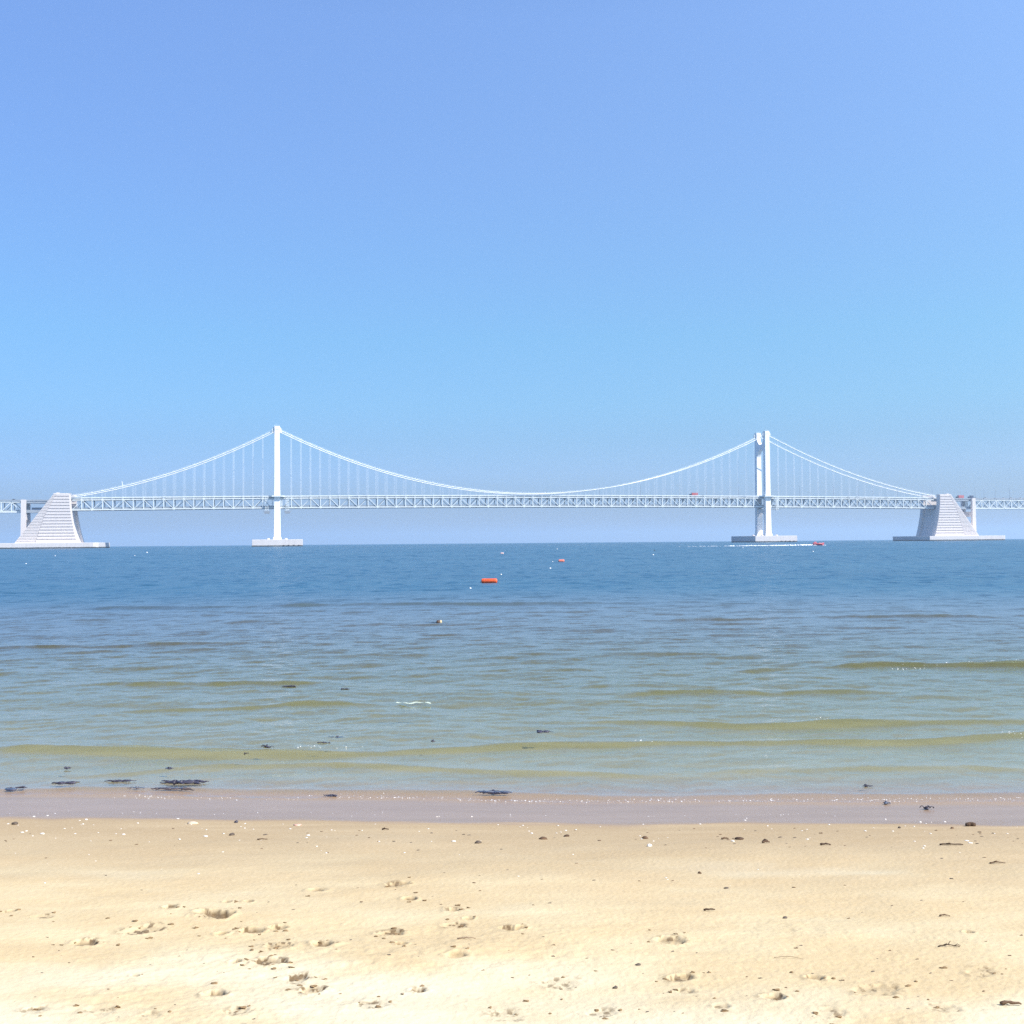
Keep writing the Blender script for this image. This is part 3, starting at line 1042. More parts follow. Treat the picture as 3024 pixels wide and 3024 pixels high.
def truck(name, label, s, v, z, L, H, box_col, cab_col, flip=False, cat='truck'):
    o = empty(name, bpt(s, v, z), -BA + (math.pi if flip else 0))
    tag(o, label, cat)
    b = MB(); b.box(-L / 2, L / 2 - 2.4, -1.2, 1.2, 1.0, H)
    b.build('cargo_box', simple(name + '_box', box_col, 0.5, 0.08, 0.6), o, bevel=0.06)
    c = MB(); c.prism([(L / 2 - 2.2, 0.7), (L / 2, 0.7), (L / 2, 1.7), (L / 2 - 0.5, 2.7), (L / 2 - 2.2, 2.7)], -1.1, 1.1, 'y')
    cab = c.build('cab', simple(name + '_cab', cab_col, 0.4, 0.08, 0.6), o, bevel=0.06)
    g = MB(); g.prism([(L / 2 - 1.5, 1.75), (L / 2 - 0.2, 1.75), (L / 2 - 0.62, 2.5), (L / 2 - 1.5, 2.5)], -1.13, 1.13, 'y')
    g.build('window', M_GLASS, cab)
    ch = MB(); ch.box(-L / 2 + 0.2, L / 2 - 2.3, -0.5, 0.5, 0.6, 0.99); ch.build('chassis', M_GREY, o)
    for wx in (-L / 2 + 1.3, L / 2 - 1.2):
        for wy in (-1.0, 1.0):
            q = MB(); q.lathe([(0.25, -0.16), (0.5, -0.16), (0.52, 0.0), (0.5, 0.16), (0.25, 0.16)], 14, 'y', (wx, wy, 0.52))
            q.build('wheel', M_RUBBER, o, smooth=False)
    return o


def car(label, s, v, z, col, flip=False):
    o = empty('car', bpt(s, v, z), -BA + (math.pi if flip else 0))
    tag(o, label, 'car', 'vehicles crossing the bridge')
    b = MB(); b.prism([(-2.2, 0.35), (2.2, 0.35), (2.25, 0.75), (1.9, 0.95), (1.0, 1.05), (-2.0, 1.08), (-2.25, 0.9)], -0.88, 0.88, 'y')
    b.build('body', simple('car_paint', col, 0.3, 0.05, 1), o, bevel=0.08)
    c = MB(); c.prism([(-1.7, 1.09), (1.0, 1.06), (0.35, 1.55), (-1.2, 1.58)], -0.78, 0.78, 'y')
    c.build('cabin', M_GLASS, o, bevel=0.05)
    for wx in (-1.4, 1.4):
        for wy in (-0.78, 0.78):
            q = MB(); q.lathe([(0.15, -0.1), (0.32, -0.1), (0.33, 0.0), (0.32, 0.1), (0.15, 0.1)], 12, 'y', (wx, wy, 0.33))
            q.build('wheel', M_RUBBER, o)
    return o


def sdeck(px, v=8.0): return on_bridge(px, 1465, v)[0]


dz_up = 1.19
s = sdeck(2048, 7); truck('box_truck', 'red box truck driving on the upper deck just left of the right tower', s, 7, ztop(s) - dz_up, 9.0, 3.9, (0.45, 0.10, 0.10), (0.05, 0.05, 0.07), True)
s = sdeck(2073, 7); car('pale car following the red truck on the upper deck left of the right tower', s, 7, ztop(s) - dz_up, (0.6, 0.62, 0.6), True)
zr = 45.9 - 0.44
s = sdeck(2834, 7); truck('box_truck', 'red box truck on the deck just right of the right anchorage top', s, 7, zr, 8.8, 4.0, (0.45, 0.12, 0.12), (0.06, 0.06, 0.08), True)
s = sdeck(2866, 7); truck('box_truck', 'short dark truck on the deck above the right viaduct pier', s, 7, zr, 6.0, 3.7, (0.06, 0.08, 0.13), (0.05, 0.06, 0.1), True)
for px, col, lab in ((2878, (0.08, 0.09, 0.12), 'dark car right behind the short dark truck at the right viaduct pier'),
                     (2908, (0.7, 0.7, 0.7), 'white car on the right viaduct, second car right of the pier'),
                     (2962, (0.8, 0.8, 0.8), 'white car on the right viaduct about halfway to the right edge'),
                     (2984, (0.5, 0.52, 0.55), 'silver grey car on the right viaduct between two white cars'),
                     (3011, (0.8, 0.8, 0.8), 'white car on the right viaduct nearest the right edge')):
    s = sdeck(px, 7); car(lab, s, 7, zr, col, True)
s = sdeck(1076, 7); car('white car on the upper deck right of the left tower', s, 7, ztop(s) - dz_up, (0.8, 0.8, 0.8))
s = sdeck(2506, 7); car('white car on the upper deck midway along the right side span', s, 7, ztop(s) - dz_up, (0.8, 0.8, 0.8))
s = sdeck(2532, 7); car('silver car just right of the white car on the right side span', s, 7, ztop(s) - dz_up, (0.6, 0.62, 0.65))
s = sdeck(2617, 7); car('white car on the upper deck near the right anchorage', s, 7, ztop(s) - dz_up, (0.8, 0.8, 0.8))
s = sdeck(42, 7); car('dark car on the left viaduct above the truss at the left edge', s, 7, 44.2 - 0.44, (0.05, 0.05, 0.06))
s = sdeck(112, 7)
bus = empty('bus', bpt(s, 7.5, 44.2 - 9.79), -BA)
tag(bus, 'dark blue bus on the lower deck between the left pier and left anchorage', 'bus')
q = MB(); q.box(-5.2, 5.2, -1.2, 1.2, 0.4, 3.1); q.build('body', simple('bus_paint', (0.04, 0.09, 0.2), 0.4, 0.1, 0.5), bus, bevel=0.15)
q = MB(); q.box(-4.8, 4.9, -1.23, 1.23, 1.6, 2.5); q.build('windows', M_GLASS, bus)
for wx in (-3.2, 3.4):
    for wy in (-1.0, 1.0):
        q = MB(); q.lathe([(0.2, -0.15), (0.48, -0.15), (0.5, 0.0), (0.48, 0.15), (0.2, 0.15)], 12, 'y', (wx, wy, 0.5)); q.build('wheel', M_RUBBER, bus)

# lamp posts along the upper deck
ORD = ['first', 'second', 'third', 'fourth', 'fifth', 'sixth', 'seventh', 'eighth']
M_POST = simple('lamp_post_grey', (0.20, 0.22, 0.25), 0.5, 0.1, 1)
pm, am, hm = MB(), MB(), MB()
pm.tube([(0, 0, 0), (0, 0, 5.5), (0, 0, 11.0)], [0.17, 0.13, 0.09], 8)
am.tube([(0, 0, 11.0), (0, 0.5, 11.6), (0, 1.9, 11.8)], 0.08, 6)
hm.box(-0.22, 0.22, 1.7, 2.6, 11.68, 11.86)
proto = None


def lamp(px, label):
    global proto
    s = sdeck(px, 3.0)
    z = (ztop(s) - 1.2) if s < 700 else 45.9 - 0.44 - 0.004 * (s - 747)
    loc = bpt(s, 3.1, z)
    if proto is None:
        proto = empty('lamp_post', loc, -BA)
        pm.build('pole', M_POST, proto); am.build('arm', M_POST, proto); hm.build('lamp_head', M_GREY, proto, bevel=0.05)
        o = proto
    else:
        o = proto.copy(); C.objects.link(o); o.location = loc
        for ch in list(proto.children):
            c = ch.copy(); C.objects.link(c); c.parent = o
    tag(o, label, 'lamp post', 'lamp posts on the upper deck')


for i, px in enumerate((2181, 2086, 2008, 1892, 1770)):
    lamp(px, 'thin grey lamp post on the upper deck, %s to the left of the right tower' % ORD[i])
for i, px in enumerate((2298, 2362, 2462, 2536, 2578, 2650, 2753)):
    lamp(px, 'thin grey lamp post on the upper deck, %s to the right of the right tower' % ORD[i])
for i, px in enumerate((2880, 2906, 2939, 2982)):
    lamp(px, 'thin grey lamp post on the right viaduct, %s to the right of its pier' % ORD[i])


# ------------------------------------------------------------------ speedboat and its wake
bp = ground(2417, 1610.5)
boat = empty('speedboat', (bp.x, bp.y, -0.02), R(4))
tag(boat, 'small red speedboat with a raised engine cover trailing a white wake near the right tower', 'boat')
M_RED = simple('boat_red', (0.55, 0.05, 0.09), 0.35, 0.1, 1)
M_REDL = simple('boat_tube_red', (0.62, 0.16, 0.18), 0.4, 0.1, 1)
hl = MB()
sec = [(-2.0, 0.75, -0.15, 0.55), (-1.2, 0.85, -0.2, 0.55), (0.2, 0.85, -0.2, 0.6), (1.3, 0.6, -0.1, 0.72), (1.9, 0.28, 0.15, 0.86), (2.2, 0.05, 0.5, 0.92)]
vs, fs = [], []
for x_, b_, k_, g_ in sec:
    vs += [(x_, -b_, g_), (x_, -b_ * 0.8, (k_ + g_) / 2 - 0.05), (x_, 0, k_), (x_, b_ * 0.8, (k_ + g_) / 2 - 0.05), (x_, b_, g_)]
for i in range(len(sec) - 1):
    for k in range(4): fs.append((i * 5 + k, i * 5 + k + 1, i * 5 + 6 + k, i * 5 + 5 + k))
    fs.append((i * 5, i * 5 + 5, i * 5 + 9, i * 5 + 4))
fs += [(0, 4, 3, 2, 1), tuple(len(vs) - 5 + k for k in range(5))]
hl.add(vs, fs); hl.build('hull', M_RED, boat, smooth=False)
for sg in (-1, 1):
    q = MB(); q.tube([(-2.1, sg * 0.8, 0.58), (0.2, sg * 0.88, 0.62), (1.3, sg * 0.64, 0.76), (1.95, sg * 0.3, 0.9), (2.25, sg * 0.05, 0.96)], [0.16, 0.18, 0.17, 0.14, 0.08], 10)
    q.build('side_tube', M_REDL, boat, smooth=True)
q = MB(); q.prism([(-2.15, 0.55), (-0.6, 0.58), (-0.75, 1.05), (-1.05, 1.42), (-1.6, 1.38), (-2.05, 0.95)], -0.55, 0.55, 'y'); q.build('engine_cover', M_REDL, boat, bevel=0.12)
q = MB(); q.prism([(0.1, 0.6), (0.9, 0.62), (0.75, 0.95), (0.35, 1.2), (0.15, 1.15)], -0.4, 0.4, 'y'); q.build('console', simple('boat_console', (0.5, 0.3, 0.3), 0.4, 0.1, 2), boat, bevel=0.05)
q = MB(); q.box(-0.5, 0.05, -0.5, 0.5, 0.6, 0.92); q.build('seat', simple('boat_seat', (0.06, 0.05, 0.06), 0.6, 0.1, 2), boat, bevel=0.08)

M_FOAM_GLINT = simple('white_foam_glint', (0.88, 0.9, 0.9), 0.8, 0.03, 2)
fm = MB()
for i in range(230):
    q = (i / 229.0) ** 1.8
    x_ = bp.x - 1.6 - q * 52
    hgt = 0.30 * (1 - q) ** 1.2 + 0.045
    if q > 0.5 and rng.random() < 0.6: continue
    fm.blob((x_ + rng.uniform(-.3, .3), bp.y - 0.12 * q * 20 + rng.uniform(-.6, .6), 0.02), (rng.uniform(.35, .8), rng.uniform(.3, .7), hgt * rng.uniform(.7, 1.25)), i, 0.3, 1)
for i in range(8):
    fm.blob((bp.x + 2.0 + rng.uniform(-.6, .5), bp.y - .5 + rng.uniform(-.3, .3), 0.02), (.35, .3, .16), 900 + i, .3, 1)
wk = fm.build('wake_foam', M_FOAM_GLINT)
tag(wk, 'long white foam wake behind the red speedboat', 'wake', kind='stuff')


# ------------------------------------------------------------------ buoys
M_ORANGE = simple('orange_buoy_skin', (0.72, 0.11, 0.03), 0.38, 0.12, 6)
M_ROPE = simple('dark_rope', (0.03, 0.035, 0.04), 0.8, 0.2, 20)
M_WHITE = simple('white_float_skin', (0.82, 0.82, 0.78), 0.45, 0.06, 8)


def can_buoy(px, py, wpx, label, rz, ratio=0.33, mat=M_ORANGE, band=None):
    p = ground(px, py)
    L = wpx * p.y / FPX
    r_ = L * ratio / 2
    o = empty('can_buoy', (p.x, p.y, r_ * 0.55), rz)
    tag(o, label, 'buoy', 'orange can buoys')
    b = MB()
    b.lathe([(r_ * .25, -L / 2), (r_ * .75, -L * .49), (r_ * .97, -L * .45), (r_, -L * .38), (r_, L * .38), (r_ * .97, L * .45), (r_ * .75, L * .49), (r_ * .25, L / 2)], 24, 'x')
    b.build('body', mat, o, smooth=True)
    for k in (-0.3, 0.3):
        t = MB(); t.lathe([(r_ * 1.0, k * L - .03 * L), (r_ * 1.035, k * L - .02 * L), (r_ * 1.035, k * L + .02 * L), (r_ * 1.0, k * L + .03 * L)], 24, 'x')
        t.build('strap', band or mat, o, smooth=True)
    t = MB()
    for sg in (-1, 1): t.tube([(sg * L * .46, 0, 0), (sg * L * .53, 0, -r_ * .1), (sg * L * .56, 0, -r_ * .6)], r_ * .09, 6)
    t.build('rope', M_ROPE, o)
    return o


can_buoy(1445, 1720, 47, 'large orange cylindrical buoy floating in the middle of the sea', R(-7), 0.32)
can_buoy(1658, 1659, 17, 'smaller orange can buoy floating further out, sunlit almost white on top', R(-6), 0.52, simple('faded_orange_skin', (0.75, 0.22, 0.15), 0.35, 0.1, 6))
can_buoy(1483, 1636, 9, 'tiny red and white can buoy far out below the middle of the bridge', R(-10), 0.6, simple('pale_red_skin', (0.78, 0.6, 0.55), 0.35, 0.1, 6), M_ORANGE)


def ball_float(px, py, wpx, label):
    p = ground(px, py)
    r_ = wpx * 0.72 * p.y / FPX / 2
    o = empty('ball_float', (p.x, p.y, 0), rng.uniform(0, 6))
    tag(o, label, 'float', 'small white net floats')
    b = MB()
    b.lathe([(r_ * .15, -r_ * .55), (r_ * .7, -r_ * .45), (r_, 0), (r_ * .95, r_ * .35), (r_ * .7, r_ * .7), (r_ * .35, r_ * .92), (r_ * .1, r_ * .97)], 18)
    b.build('body', M_WHITE, o, smooth=True)
    t = MB(); t.tube([(r_ * .3 * math.cos(a), r_ * .3 * math.sin(a) * .3, r_ * .95 + r_ * .3 * math.sin(a)) for a in [math.pi * i / 6 for i in range(7)]], r_ * .07, 6)
    t.build('eyelet', M_ROPE, o)


for px, py, wd, lab in ((1389, 1738, 9, 'white ball float just in front of and left of the large orange buoy'),
                        (1480, 1697, 7, 'white ball float just behind and right of the large orange buoy'),
                        (1625, 1679, 8, 'white ball float in front of and left of the smaller orange buoy'),
                        (1632, 1659, 4.5, 'tiny white float close beside the smaller orange buoy'),
                        (1929, 1639, 6.5, 'white ball float right under the dark marker stick'),
                        (2401, 1629, 6, 'white ball float just in front of the red speedboat'),
                        (2194, 1618.5, 4.5, 'tiny white float before the right tower footing, below the wake'),
                        (1645, 1621.5, 4.5, 'tiny white float far out under the middle of the main span'),
                        (434, 1632, 6.5, 'white ball float right of the left anchorage pedestal'),
                        (398, 1641, 4.5, 'tiny white float nearer the beach than the ball float by the left anchorage'),
                        (163, 1642, 4.5, 'tiny white float below the left anchorage pedestal'),
                        (77, 1665, 5.5, 'white ball float nearest the left edge of the sea')):
    ball_float(px, py, wd, lab)

p = ground(1932, 1627)
o = empty('marker_buoy', (p.x, p.y, 0), 0)
tag(o, 'dark marker float with an upright stick standing far out right of centre', 'marker buoy')
k = p.y / FPX
q = MB(); q.blob((1.2 * k, 0, 0.3 * k), (2.4 * k, 1.6 * k, 1.3 * k), 3, .1, 2); q.build('float_body', M_ROPE, o, smooth=True)
q = MB(); q.tube([(-.2 * k, 0, 0), (-.3 * k, 0, 7 * k)], .45 * k, 8); q.build('stick', M_ROPE, o)

p = ground(1297, 1839)
k = p.y / FPX
o = empty('weathered_float', (p.x, p.y, 0), 0)
tag(o, 'half brown half cream weathered float bobbing in the middle distance left of centre', 'float')
q = MB(); q.lathe([(2 * k, -8 * k), (5 * k, -7.4 * k), (5.5 * k, -5 * k), (5.5 * k, 1.9 * k)], 16, 'x', (0, 0, 2.0 * k)); q.build('brown_half', simple('float_brown', (0.07, 0.04, 0.025), 0.6, 0.3, 12), o, smooth=True)
q = MB(); q.lathe([(5.5 * k, 2 * k), (5.6 * k, 4 * k), (5 * k, 7 * k), (2 * k, 8 * k)], 16, 'x', (0, 0, 2.2 * k)); q.build('cream_half', simple('float_cream', (0.50, 0.40, 0.24), 0.6, 0.15, 12), o, smooth=True)
q = MB(); q.tube([(-7 * k, 0, 1.5 * k), (-18 * k, .04, .8 * k), (-32 * k, .1, .4 * k), (-48 * k, .1, -.5 * k)], 1.0 * k, 6); q.build('rope', simple('blue_rope', (0.03, 0.08, 0.16), 0.7, 0.2, 12), o, smooth=True)

p = ground(1220, 2078)
k = p.y / FPX
o = MB()
pts = [(x_ * k, (0.004 * x_ + 2 * math.sin(x_ * .09)) * k * 4, 0.012 + .006 * math.sin(x_ * .2)) for x_ in range(-50, 55, 6)]
for a, b in zip(pts[:-1], pts[1:]): o.bar(a, b, 0.05, 0.006)
o = o.build('plastic_strip', simple('pale_plastic', (0.50, 0.56, 0.45), 0.5, 0.1, 6))
o.location = (p.x, p.y, 0.0)
tag(o, 'long pale strip of plastic floating on the shallow water left of centre', 'debris')


# ------------------------------------------------------------------ seaweed
M_WEED = simple('dark_seaweed', (0.045, 0.042, 0.062), 0.45, 0.35, 9)
M_WEEDB = simple('brown_seaweed', (0.085, 0.050, 0.022), 0.55, 0.35, 9)


def seaweed(px, py, wpx, hpx, label, mat=M_WEED, water=True, n=None, lift=0.0):
    p = ground(px, py, 0.0) if water else sand_at(px, py)
    W = wpx * p.y / FPX
    D = hpx * p.y / FPX * p.y / EYE * 0.5
    q = random.Random(px * 31 + py)
    m = MB()
    n = n or max(5, int(wpx / 9))
    for i in range(n):
        a = q.gauss(0, 0.45)
        if q.random() < 0.5: a += math.pi
        cx, cy = q.gauss(0, .17) * W, q.gauss(0, .24) * D
        L = W * q.uniform(.18, .5)
        pts, rads = [], []
        for j in range(7):
            t = j / 6
            x_ = cx + math.cos(a) * L * t
            y_ = cy + math.sin(a) * L * t * .5 + .1 * D * math.sin(t * 5 + i)
            zz = 0.004 + q.uniform(0, .008) + lift * .35 * math.sin(math.pi * t)
            pts.append((x_, y_, zz))
            rads.append(max(.003, W * 0.035 * (1 - t * .8) * q.uniform(.7, 1.4)))
        m.tube(pts, rads, 6)
    for i in range(max(3, n // 2)):
        m.blob((q.gauss(0, .16) * W, q.gauss(0, .2) * D, .008), (W * (q.uniform(.10, .24) if hpx > 6 else q.uniform(.05, .12)), max(.012, D * q.uniform(.14, .3)), q.uniform(.006, .014)), i + px, .3, 2)
    o = m.build('seaweed', mat, smooth=True)
    o.location = p
    if not water:
        o.location.z += 0.002
    tag(o, label, 'seaweed', 'seaweed washed in along the waterline')
    return o


seaweed(48, 2330, 66, 16, 'black seaweed clump at the waterline against the left edge', lift=.03)
seaweed(190, 2314, 78, 9, 'dark thin seaweed strand, second clump from the left edge at the waterline')
seaweed(360, 2309, 84, 8, 'bluish dark seaweed strand at the waterline between two larger clumps')
seaweed(540, 2312, 130, 12, 'largest dark blue seaweed mat floating just off the waterline at left')
seaweed(400, 2329, 50, 5, 'short brown seaweed strip on the wet edge below the bluish strand', M_WEEDB)
seaweed(505, 2331, 110, 4, 'long thin brown seaweed line on the wet edge below the largest mat', M_WEEDB)
seaweed(980, 2352, 42, 8, 'small dark seaweed tuft at the waterline left of centre')
seaweed(1458, 2343, 96, 8, 'twig-like dark seaweed strand at the waterline near the middle', lift=.03)
seaweed(787, 2208, 32, 8, 'dark round weed clump riding on the nearest breaking crest', lift=.05)
seaweed(726, 2227, 15, 6, 'tiny dark weed tuft in front of the clump on the nearest crest')
seaweed(500, 2271, 30, 8, 'small dark weed wisp in the shallows above the largest mat')
seaweed(195, 2270, 42, 4, 'thin dark weed wisp in the shallows above the second clump from the left edge')
seaweed(1600, 2163, 60, 14, 'submerged bluish weed patch just right of centre between two crests')
seaweed(858, 2028, 58, 4, 'thin dark weed streak far out in the shallows left of centre')
seaweed(1017, 2036, 34, 5, 'short dark weed streak far out right of the longer thin streak')
seaweed(1000, 2178, 44, 4, 'slim dark weed sliver behind the nearest crest left of centre')
seaweed(960, 2195, 34, 4, 'slim dark weed sliver just behind the nearest crest')
seaweed(1280, 2190, 14, 7, 'tiny dark weed speck behind the crest near the middle')
seaweed(2566, 2323, 34, 6, 'small dark weed tuft in the shallows at right, beyond the wet sand')
seaweed(2618, 2374, 26, 7, 'blue grey weed scrap lying on the wet sand at right', simple('blue_grey_weed', (0.06, 0.075, 0.11), 0.5, 0.3, 9), water=False)
seaweed(2742, 2391, 42, 9, 'dark humped seaweed clump with a tail on the wet sand at right', water=False, lift=.05)


# ------------------------------------------------------------------ things lying on the sand
M_WOOD = simple('dark_driftwood', (0.075, 0.042, 0.022), 0.8, 0.35, 12, bump=.4)
M_TWIG = simple('brown_twig', (0.13, 0.075, 0.04), 0.8, 0.3, 14)
M_SHELL = simple('white_shell', (0.80, 0.76, 0.69), 0.5, 0.1, 20)
M_PEB = simple('dark_pebble', (0.10, 0.075, 0.055), 0.7, 0.3, 20)


def sand_h(x_, y_):
    hit, loc, nrm, idx = sand.ray_cast(Vector((x_, y_, 5)), Vector((0, 0, -1)))
    return loc.z if hit else float(sand_base(np.array(x_), np.array(y_)))


def put(o, px, py, rz=0.0, dz=0.0):
    p = sand_at(px, py)
    o.location = (p.x, p.y, sand_h(p.x, p.y) + dz)
    o.rotation_euler = (0, 0, rz)
    return p


bpy.context.view_layer.update()
p = sand_at(2866, 2440)
k = p.y / FPX
q = MB(); q.tube([(-14 * k, 0, 6 * k), (-9 * k, 0, 6.2 * k), (0, .01, 6.6 * k), (8 * k, 0, 6.2 * k), (14 * k, 0, 5.6 * k)], [5.0 * k, 6.6 * k, 6.4 * k, 6.8 * k, 5.4 * k], 9)
q.blob((-9 * k, 0, 9 * k), (4 * k, 4 * k, 4 * k), 5, .2, 2)
o = q.build('wood_chunk', M_WOOD); put(o, 2866, 2440, R(8), -.004); tag(o, 'stubby dark brown wood chunk on the edge of the wet sand at far right', 'driftwood')


def twig(px, py, wpx, label, bend=.1, fork=0, thick=2.0, mat=M_TWIG, rz=0.0, arch=.004):
    p = sand_at(px, py)
    k = p.y / FPX
    q_ = random.Random(px)
    m = MB()
    L = wpx * k
    pts = [(L * (t - .5), bend * L * math.sin(t * 5 + px), thick * k * .8 + arch * math.sin(math.pi * t) + q_.uniform(0, .003)) for t in [i / 8 for i in range(9)]]
    m.tube(pts, [thick * k * (1.1 - .5 * i / 8) * q_.uniform(.7, 1.25) for i in range(9)], 7)
    for f in range(fork):
        a = Vector(pts[2 + f * 2 if 2 + f * 2 < 8 else 6])
        m.tube([a, a + Vector((L * .12, L * .1 * (1 if f % 2 else -1), .01)), a + Vector((L * .22, L * .22 * (1 if f % 2 else -1), .006))], [thick * k * .7, thick * k * .5, thick * k * .3], 6)
    o = m.build('twig', mat, smooth=True)
    put(o, px, py, rz)
    tag(o, label, 'twig', 'twigs and bark lying on the sand')
    return o


twig(2810, 2497, 68, 'longest dark twig on the damp sand at right, below the wood chunk', .03, 1, 2.4, M_WOOD)
twig(2946, 2544, 46, 'reddish brown twig on the damp sand by the right edge', .03, 1, 2.2)
twig(2438, 2497, 30, 'dark flat twig on the damp sand about halfway between the centre and right edge', .04, 0, 3.2, M_WOOD)
twig(2141, 2476, 22, 'brown bark sliver, left one of a close pair on the damp sand right of centre', .04, 0, 2.6)
twig(2262, 2492, 22, 'brown bark sliver lying just right of the dark knobbly bark bits', .04, 0, 3.0)
twig(1138, 2452, 20, 'short broken twig with an upright stub on the damp sand left of centre', .05, 1, 2.2, M_WOOD)
twig(775, 2478, 30, 'thin reddish twig on the damp sand in the left half', .02, 0, 1.6)
twig(2802, 2806, 62, 'forked dark twig on the pale dry sand at lower right', .06, 3, 1.8, M_WOOD)
twig(2985, 2978, 60, 'thick brown stick poking in at the lower right corner', .03, 0, 5.0, M_TWIG)
twig(1378, 2784, 54, 'straight pale brown stick half sunk in the dry sand near the footprints', .01, 0, 2.2, simple('pale_stick', (0.30, 0.21, 0.13), .8, .2, 14))
twig(2095, 2690, 34, 'dark bark chip on the pale sand right of centre', .03, 0, 3.0, M_WOOD)
twig(2330, 2838, 84, 'very thin long straw on the dry sand right of centre', .02, 0, 0.9, simple('dry_straw', (0.30, 0.22, 0.13), .8, .2, 14), R(-12))
twig(2790, 2706, 30, 'short dark twig on pale sand at right below the reddish twig', .04, 0, 2.0)


def lump(px, py, wpx, hpx, name, label, cat, mat, group=None):
    p = sand_at(px, py)
    k = p.y / FPX
    m = MB()
    m.blob((0, 0, hpx * k * .30), (wpx * k / 2, wpx * k / 2 * .7, hpx * k * .62), px + py, .22, 2)
    o = m.build(name, mat, smooth=True)
    put(o, px, py, rng.uniform(-.4, .4), -.002)
    tag(o, label, cat, group)
    return o


lump(2183, 2476, 28, 9, 'bark_piece', 'dark knobbly bark piece on damp sand right of centre above a white shell', 'bark', M_WOOD)
lump(2260, 2483, 16, 8, 'bark_piece', 'small dark bark knob right of the knobbly bark piece', 'bark', M_WOOD)
lump(1905, 2472, 20, 9, 'bark_piece', 'brown bark knob on the damp sand just right of the middle', 'bark', M_TWIG)
lump(1605, 2475, 24, 9, 'bark_piece', 'brown bark knob on the damp sand near the middle', 'bark', M_TWIG)
lump(1673, 2467, 18, 7, 'bark_piece', 'thin grey brown bark chip right of the brown knob near the middle', 'bark', M_WOOD)
lump(1412, 2486, 20, 9, 'pebble', 'dark brown pebble on the damp sand left of the middle', 'pebble', M_PEB)
lump(44, 2434, 17, 10, 'pebble', 'dark round pebble at the edge of the wet sand by the left edge', 'pebble', M_PEB)
lump(697, 2431, 12, 8, 'pebble', 'small black pebble on the wet edge right of the flat cream shell', 'pebble', M_WEED)
lump(685, 2465, 15, 9, 'pebble', 'dark brown pebble on damp sand below the small black pebble', 'pebble', M_PEB)
lump(569, 2434, 34, 8, 'shell', 'large flat cream shell at the wet sand edge in the left half', 'shell', simple('cream_shell', (0.62, 0.50, 0.34), .5, .15, 20))
lump(878, 2438, 24, 5, 'shell', 'pinkish shell scrap at the wet sand edge left of centre', 'shell', simple('pink_shell', (0.70, 0.40, 0.30), .5, .15, 20))
lump(1918, 2498, 15, 9, 'shell', 'bright white fan shell on the damp sand right of the middle', 'shell', M_SHELL)
lump(2656, 2447, 9, 7, 'pebble', 'tiny dark pebble beside the wet edge at right', 'pebble', M_PEB)
lump(2812, 2447, 12, 6, 'pebble', 'small tan pebble just left of the wood chunk', 'pebble', M_TWIG)
lump(1817, 2914, 14, 9, 'pebble', 'grey pebble on the dry sand at lower right of centre', 'pebble', M_PEB)
lump(1884, 2854, 18, 7, 'pebble', 'brown flat pebble on dry sand right of the grey pebble', 'pebble', M_PEB)
lump(2318, 2704, 16, 7, 'pebble', 'brown pebble on pale sand between the bark chip and short twig', 'pebble', M_PEB)
lump(2066, 2571, 12, 8, 'pebble', 'reddish brown pebble on the tan sand right of the middle', 'pebble', M_TWIG)
lump(2145, 2612, 16, 6, 'pebble', 'flat brown pebble below the reddish brown pebble', 'pebble', M_PEB)

# shells and chips strewn along the drift line, one object each
smeshes, cmeshes = [], []
for i in range(6):
    m = MB(); m.blob((0, 0, .25), (1, .75, .45), 40 + i, .25, 2); o = m.build('shell', M_SHELL, smooth=True); smeshes.append(o)
    m = MB(); m.blob((0, 0, .2), (1, .55, .4), 70 + i, .35, 2); o2 = m.build('bark_chip', M_PEB if i % 2 else M_TWIG, smooth=True); cmeshes.append(o2)
used = set()


def strew(protos, px, py, wpx, label, cat, group):
    i = rng.randrange(6)
    src = protos[i]
    if (src.name in used):
        o = src.copy(); C.objects.link(o)
    else:
        o = src; used.add(src.name)
    p = put(o, px, py, rng.uniform(-.6, .6), -.001)
    k = p.y / FPX * wpx / 2
    o.scale = (k, k * rng.uniform(.7, 1.1), k * rng.uniform(.6, 1.0))
    tag(o, label, cat, group)


listed = [(65, 2456, 11), (78, 2452, 8), (125, 2461, 14), (607, 2468, 14), (365, 2464, 10), (660, 2461, 8), (910, 2468, 12), (905, 2474, 8), (1340, 2483, 13), (1570, 2458, 9), (1562, 2452, 6), (1930, 2480, 7),
          (2164, 2485, 12), (2385, 2478, 10), (2730, 2500, 9), (2726, 2506, 8), (2855, 2484, 13), (2866, 2490, 14), (2748, 2462, 7), (586, 2583, 8), (525, 2420, 9), (255, 2421, 10), (235, 2423, 7), (100, 2412, 8), (140, 2409, 7),
          (530, 2475, 9), (1290, 2412, 7), (1296, 2411, 5), (1393, 2412, 6), (2200, 2422, 8), (2205, 2416, 5), (2615, 2420, 7), (2718, 2428, 8), (2750, 2428, 5), (2790, 2427, 8), (2555, 2455, 8), (2637, 2456, 7)]
for px, py, wd in listed:
    strew(smeshes, px, py, wd, 'small white shell fragment strewn along the drift line', 'shell', 'white shells along the drift line')
for i in range(95):
    px = rng.uniform(5, 3019)
    py = 2432 + abs(rng.gauss(0, 28)) if rng.random() < .8 else rng.uniform(2500, 2640)
    strew(smeshes, px, py, rng.uniform(3.0, 7.5), 'small white shell fragment strewn along the drift line', 'shell', 'white shells along the drift line')
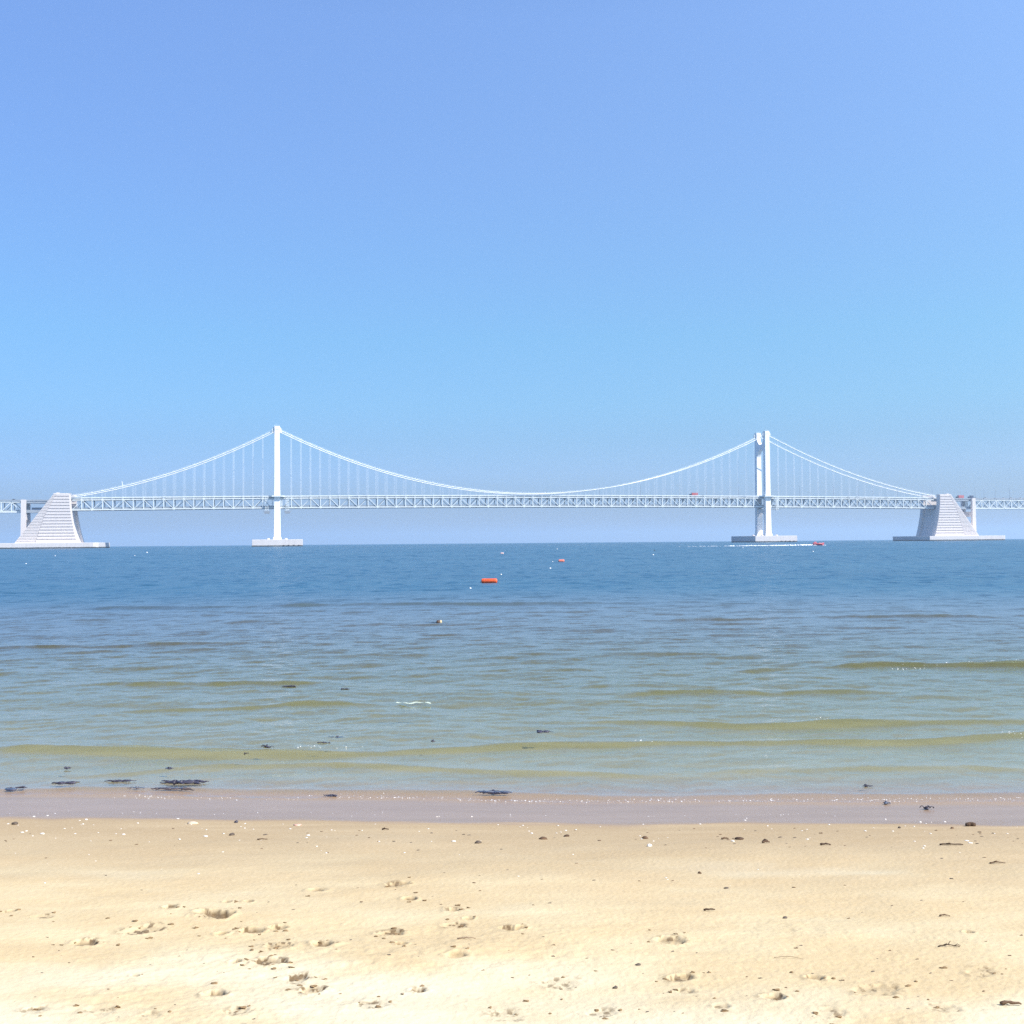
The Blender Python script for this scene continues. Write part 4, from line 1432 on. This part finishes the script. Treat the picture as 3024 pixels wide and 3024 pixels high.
for i in range(120):
    px = rng.uniform(5, 3019)
    py = 2445 + abs(rng.gauss(0, 32)) if rng.random() < .6 else rng.uniform(2510, 2760)
    strew(cmeshes, px, py, rng.uniform(4, 12), 'small brown bark chip strewn over the damp sand', 'bark chip', 'bark chips over the damp sand')

for i in range(75):
    px = rng.uniform(1500, 3019) if rng.random() < .65 else rng.uniform(5, 1500)
    strew(cmeshes, px, rng.uniform(2770, 3012), rng.uniform(5, 13), 'small brown bark chip strewn over the dry sand', 'bark chip', 'bark chips over the dry sand')

# clods of sand thrown up around the footprints: nobody could count them
cl = MB()
for (px, py, wd, dep, rug) in PRINTS:
    for i in range(int(wd * rug * .05) + 1):
        x_, y_ = px + rng.gauss(0, wd * .55), py + rng.gauss(0, wd * .15)
        if y_ > 3060: continue
        p = sand_at(x_, y_)
        r_ = rng.uniform(.003, .008)
        cl.blob((p.x, p.y, sand_h(p.x, p.y) + r_ * .25), (r_ * rng.uniform(.9, 2.0), r_, r_ * .5), rng.randrange(9999), .45, 2)
o = cl.build('sand_clods', simple('damp_sand_clod', (0.24, 0.160, 0.085), 0.95, 0.25, 30, 0.1))
tag(o, kind='stuff')

# foam specks whose white stands in for sun glints on crests and water's edge
fs_ = MB()


def speck(x_, y_, z_, r_):
    fs_.blob((x_, y_, z_), (r_ * rng.uniform(1, 2.2), r_, r_ * .6), rng.randrange(999), .3, 1)


XW, YW = np.array(0.0), np.array(0.0)


def foam_glint_line(pxa, pya, pxb, pyb, n, jit, ra, rb):
    for i in range(n):
        t = rng.random()
        px, py = pxa + (pxb - pxa) * t, pya + (pyb - pya) * t + rng.gauss(0, jit)
        p = ground(px, py, 0.015)
        x1, y1 = np.array([p.x]), np.array([p.y])
        z_ = max(float((wave_height(x1, y1) * sstep(y1, 9.0, 10.2))[0]) + 0.004, float(sand_base(x1, y1)[0]) + .003)
        speck(p.x, p.y, z_, rng.uniform(ra, rb))


foam_glint_line(1500, 2363, 3024, 2355, 240, 3.0, .0015, .004)
foam_glint_line(900, 2344, 1500, 2362, 80, 3.5, .0015, .004)
foam_glint_line(330, 2355, 900, 2362, 45, 3.5, .0015, .0035)
foam_glint_line(880, 2203, 1080, 2202, 12, 2.0, .002, .0045)
foam_glint_line(1860, 2191, 1930, 2192, 9, 1.5, .002, .0045)
foam_glint_line(2410, 2121, 2450, 2122, 7, 1.2, .002, .005)
foam_glint_line(2600, 1972, 3024, 1961, 40, 1.8, .003, .008)
foam_glint_line(2950, 2175, 3024, 2173, 10, 1.5, .002, .005)
foam_glint_line(0, 2425, 3024, 2422, 40, 6, .0015, .003)
o = fs_.build('foam', M_FOAM_GLINT)
tag(o, kind='stuff')
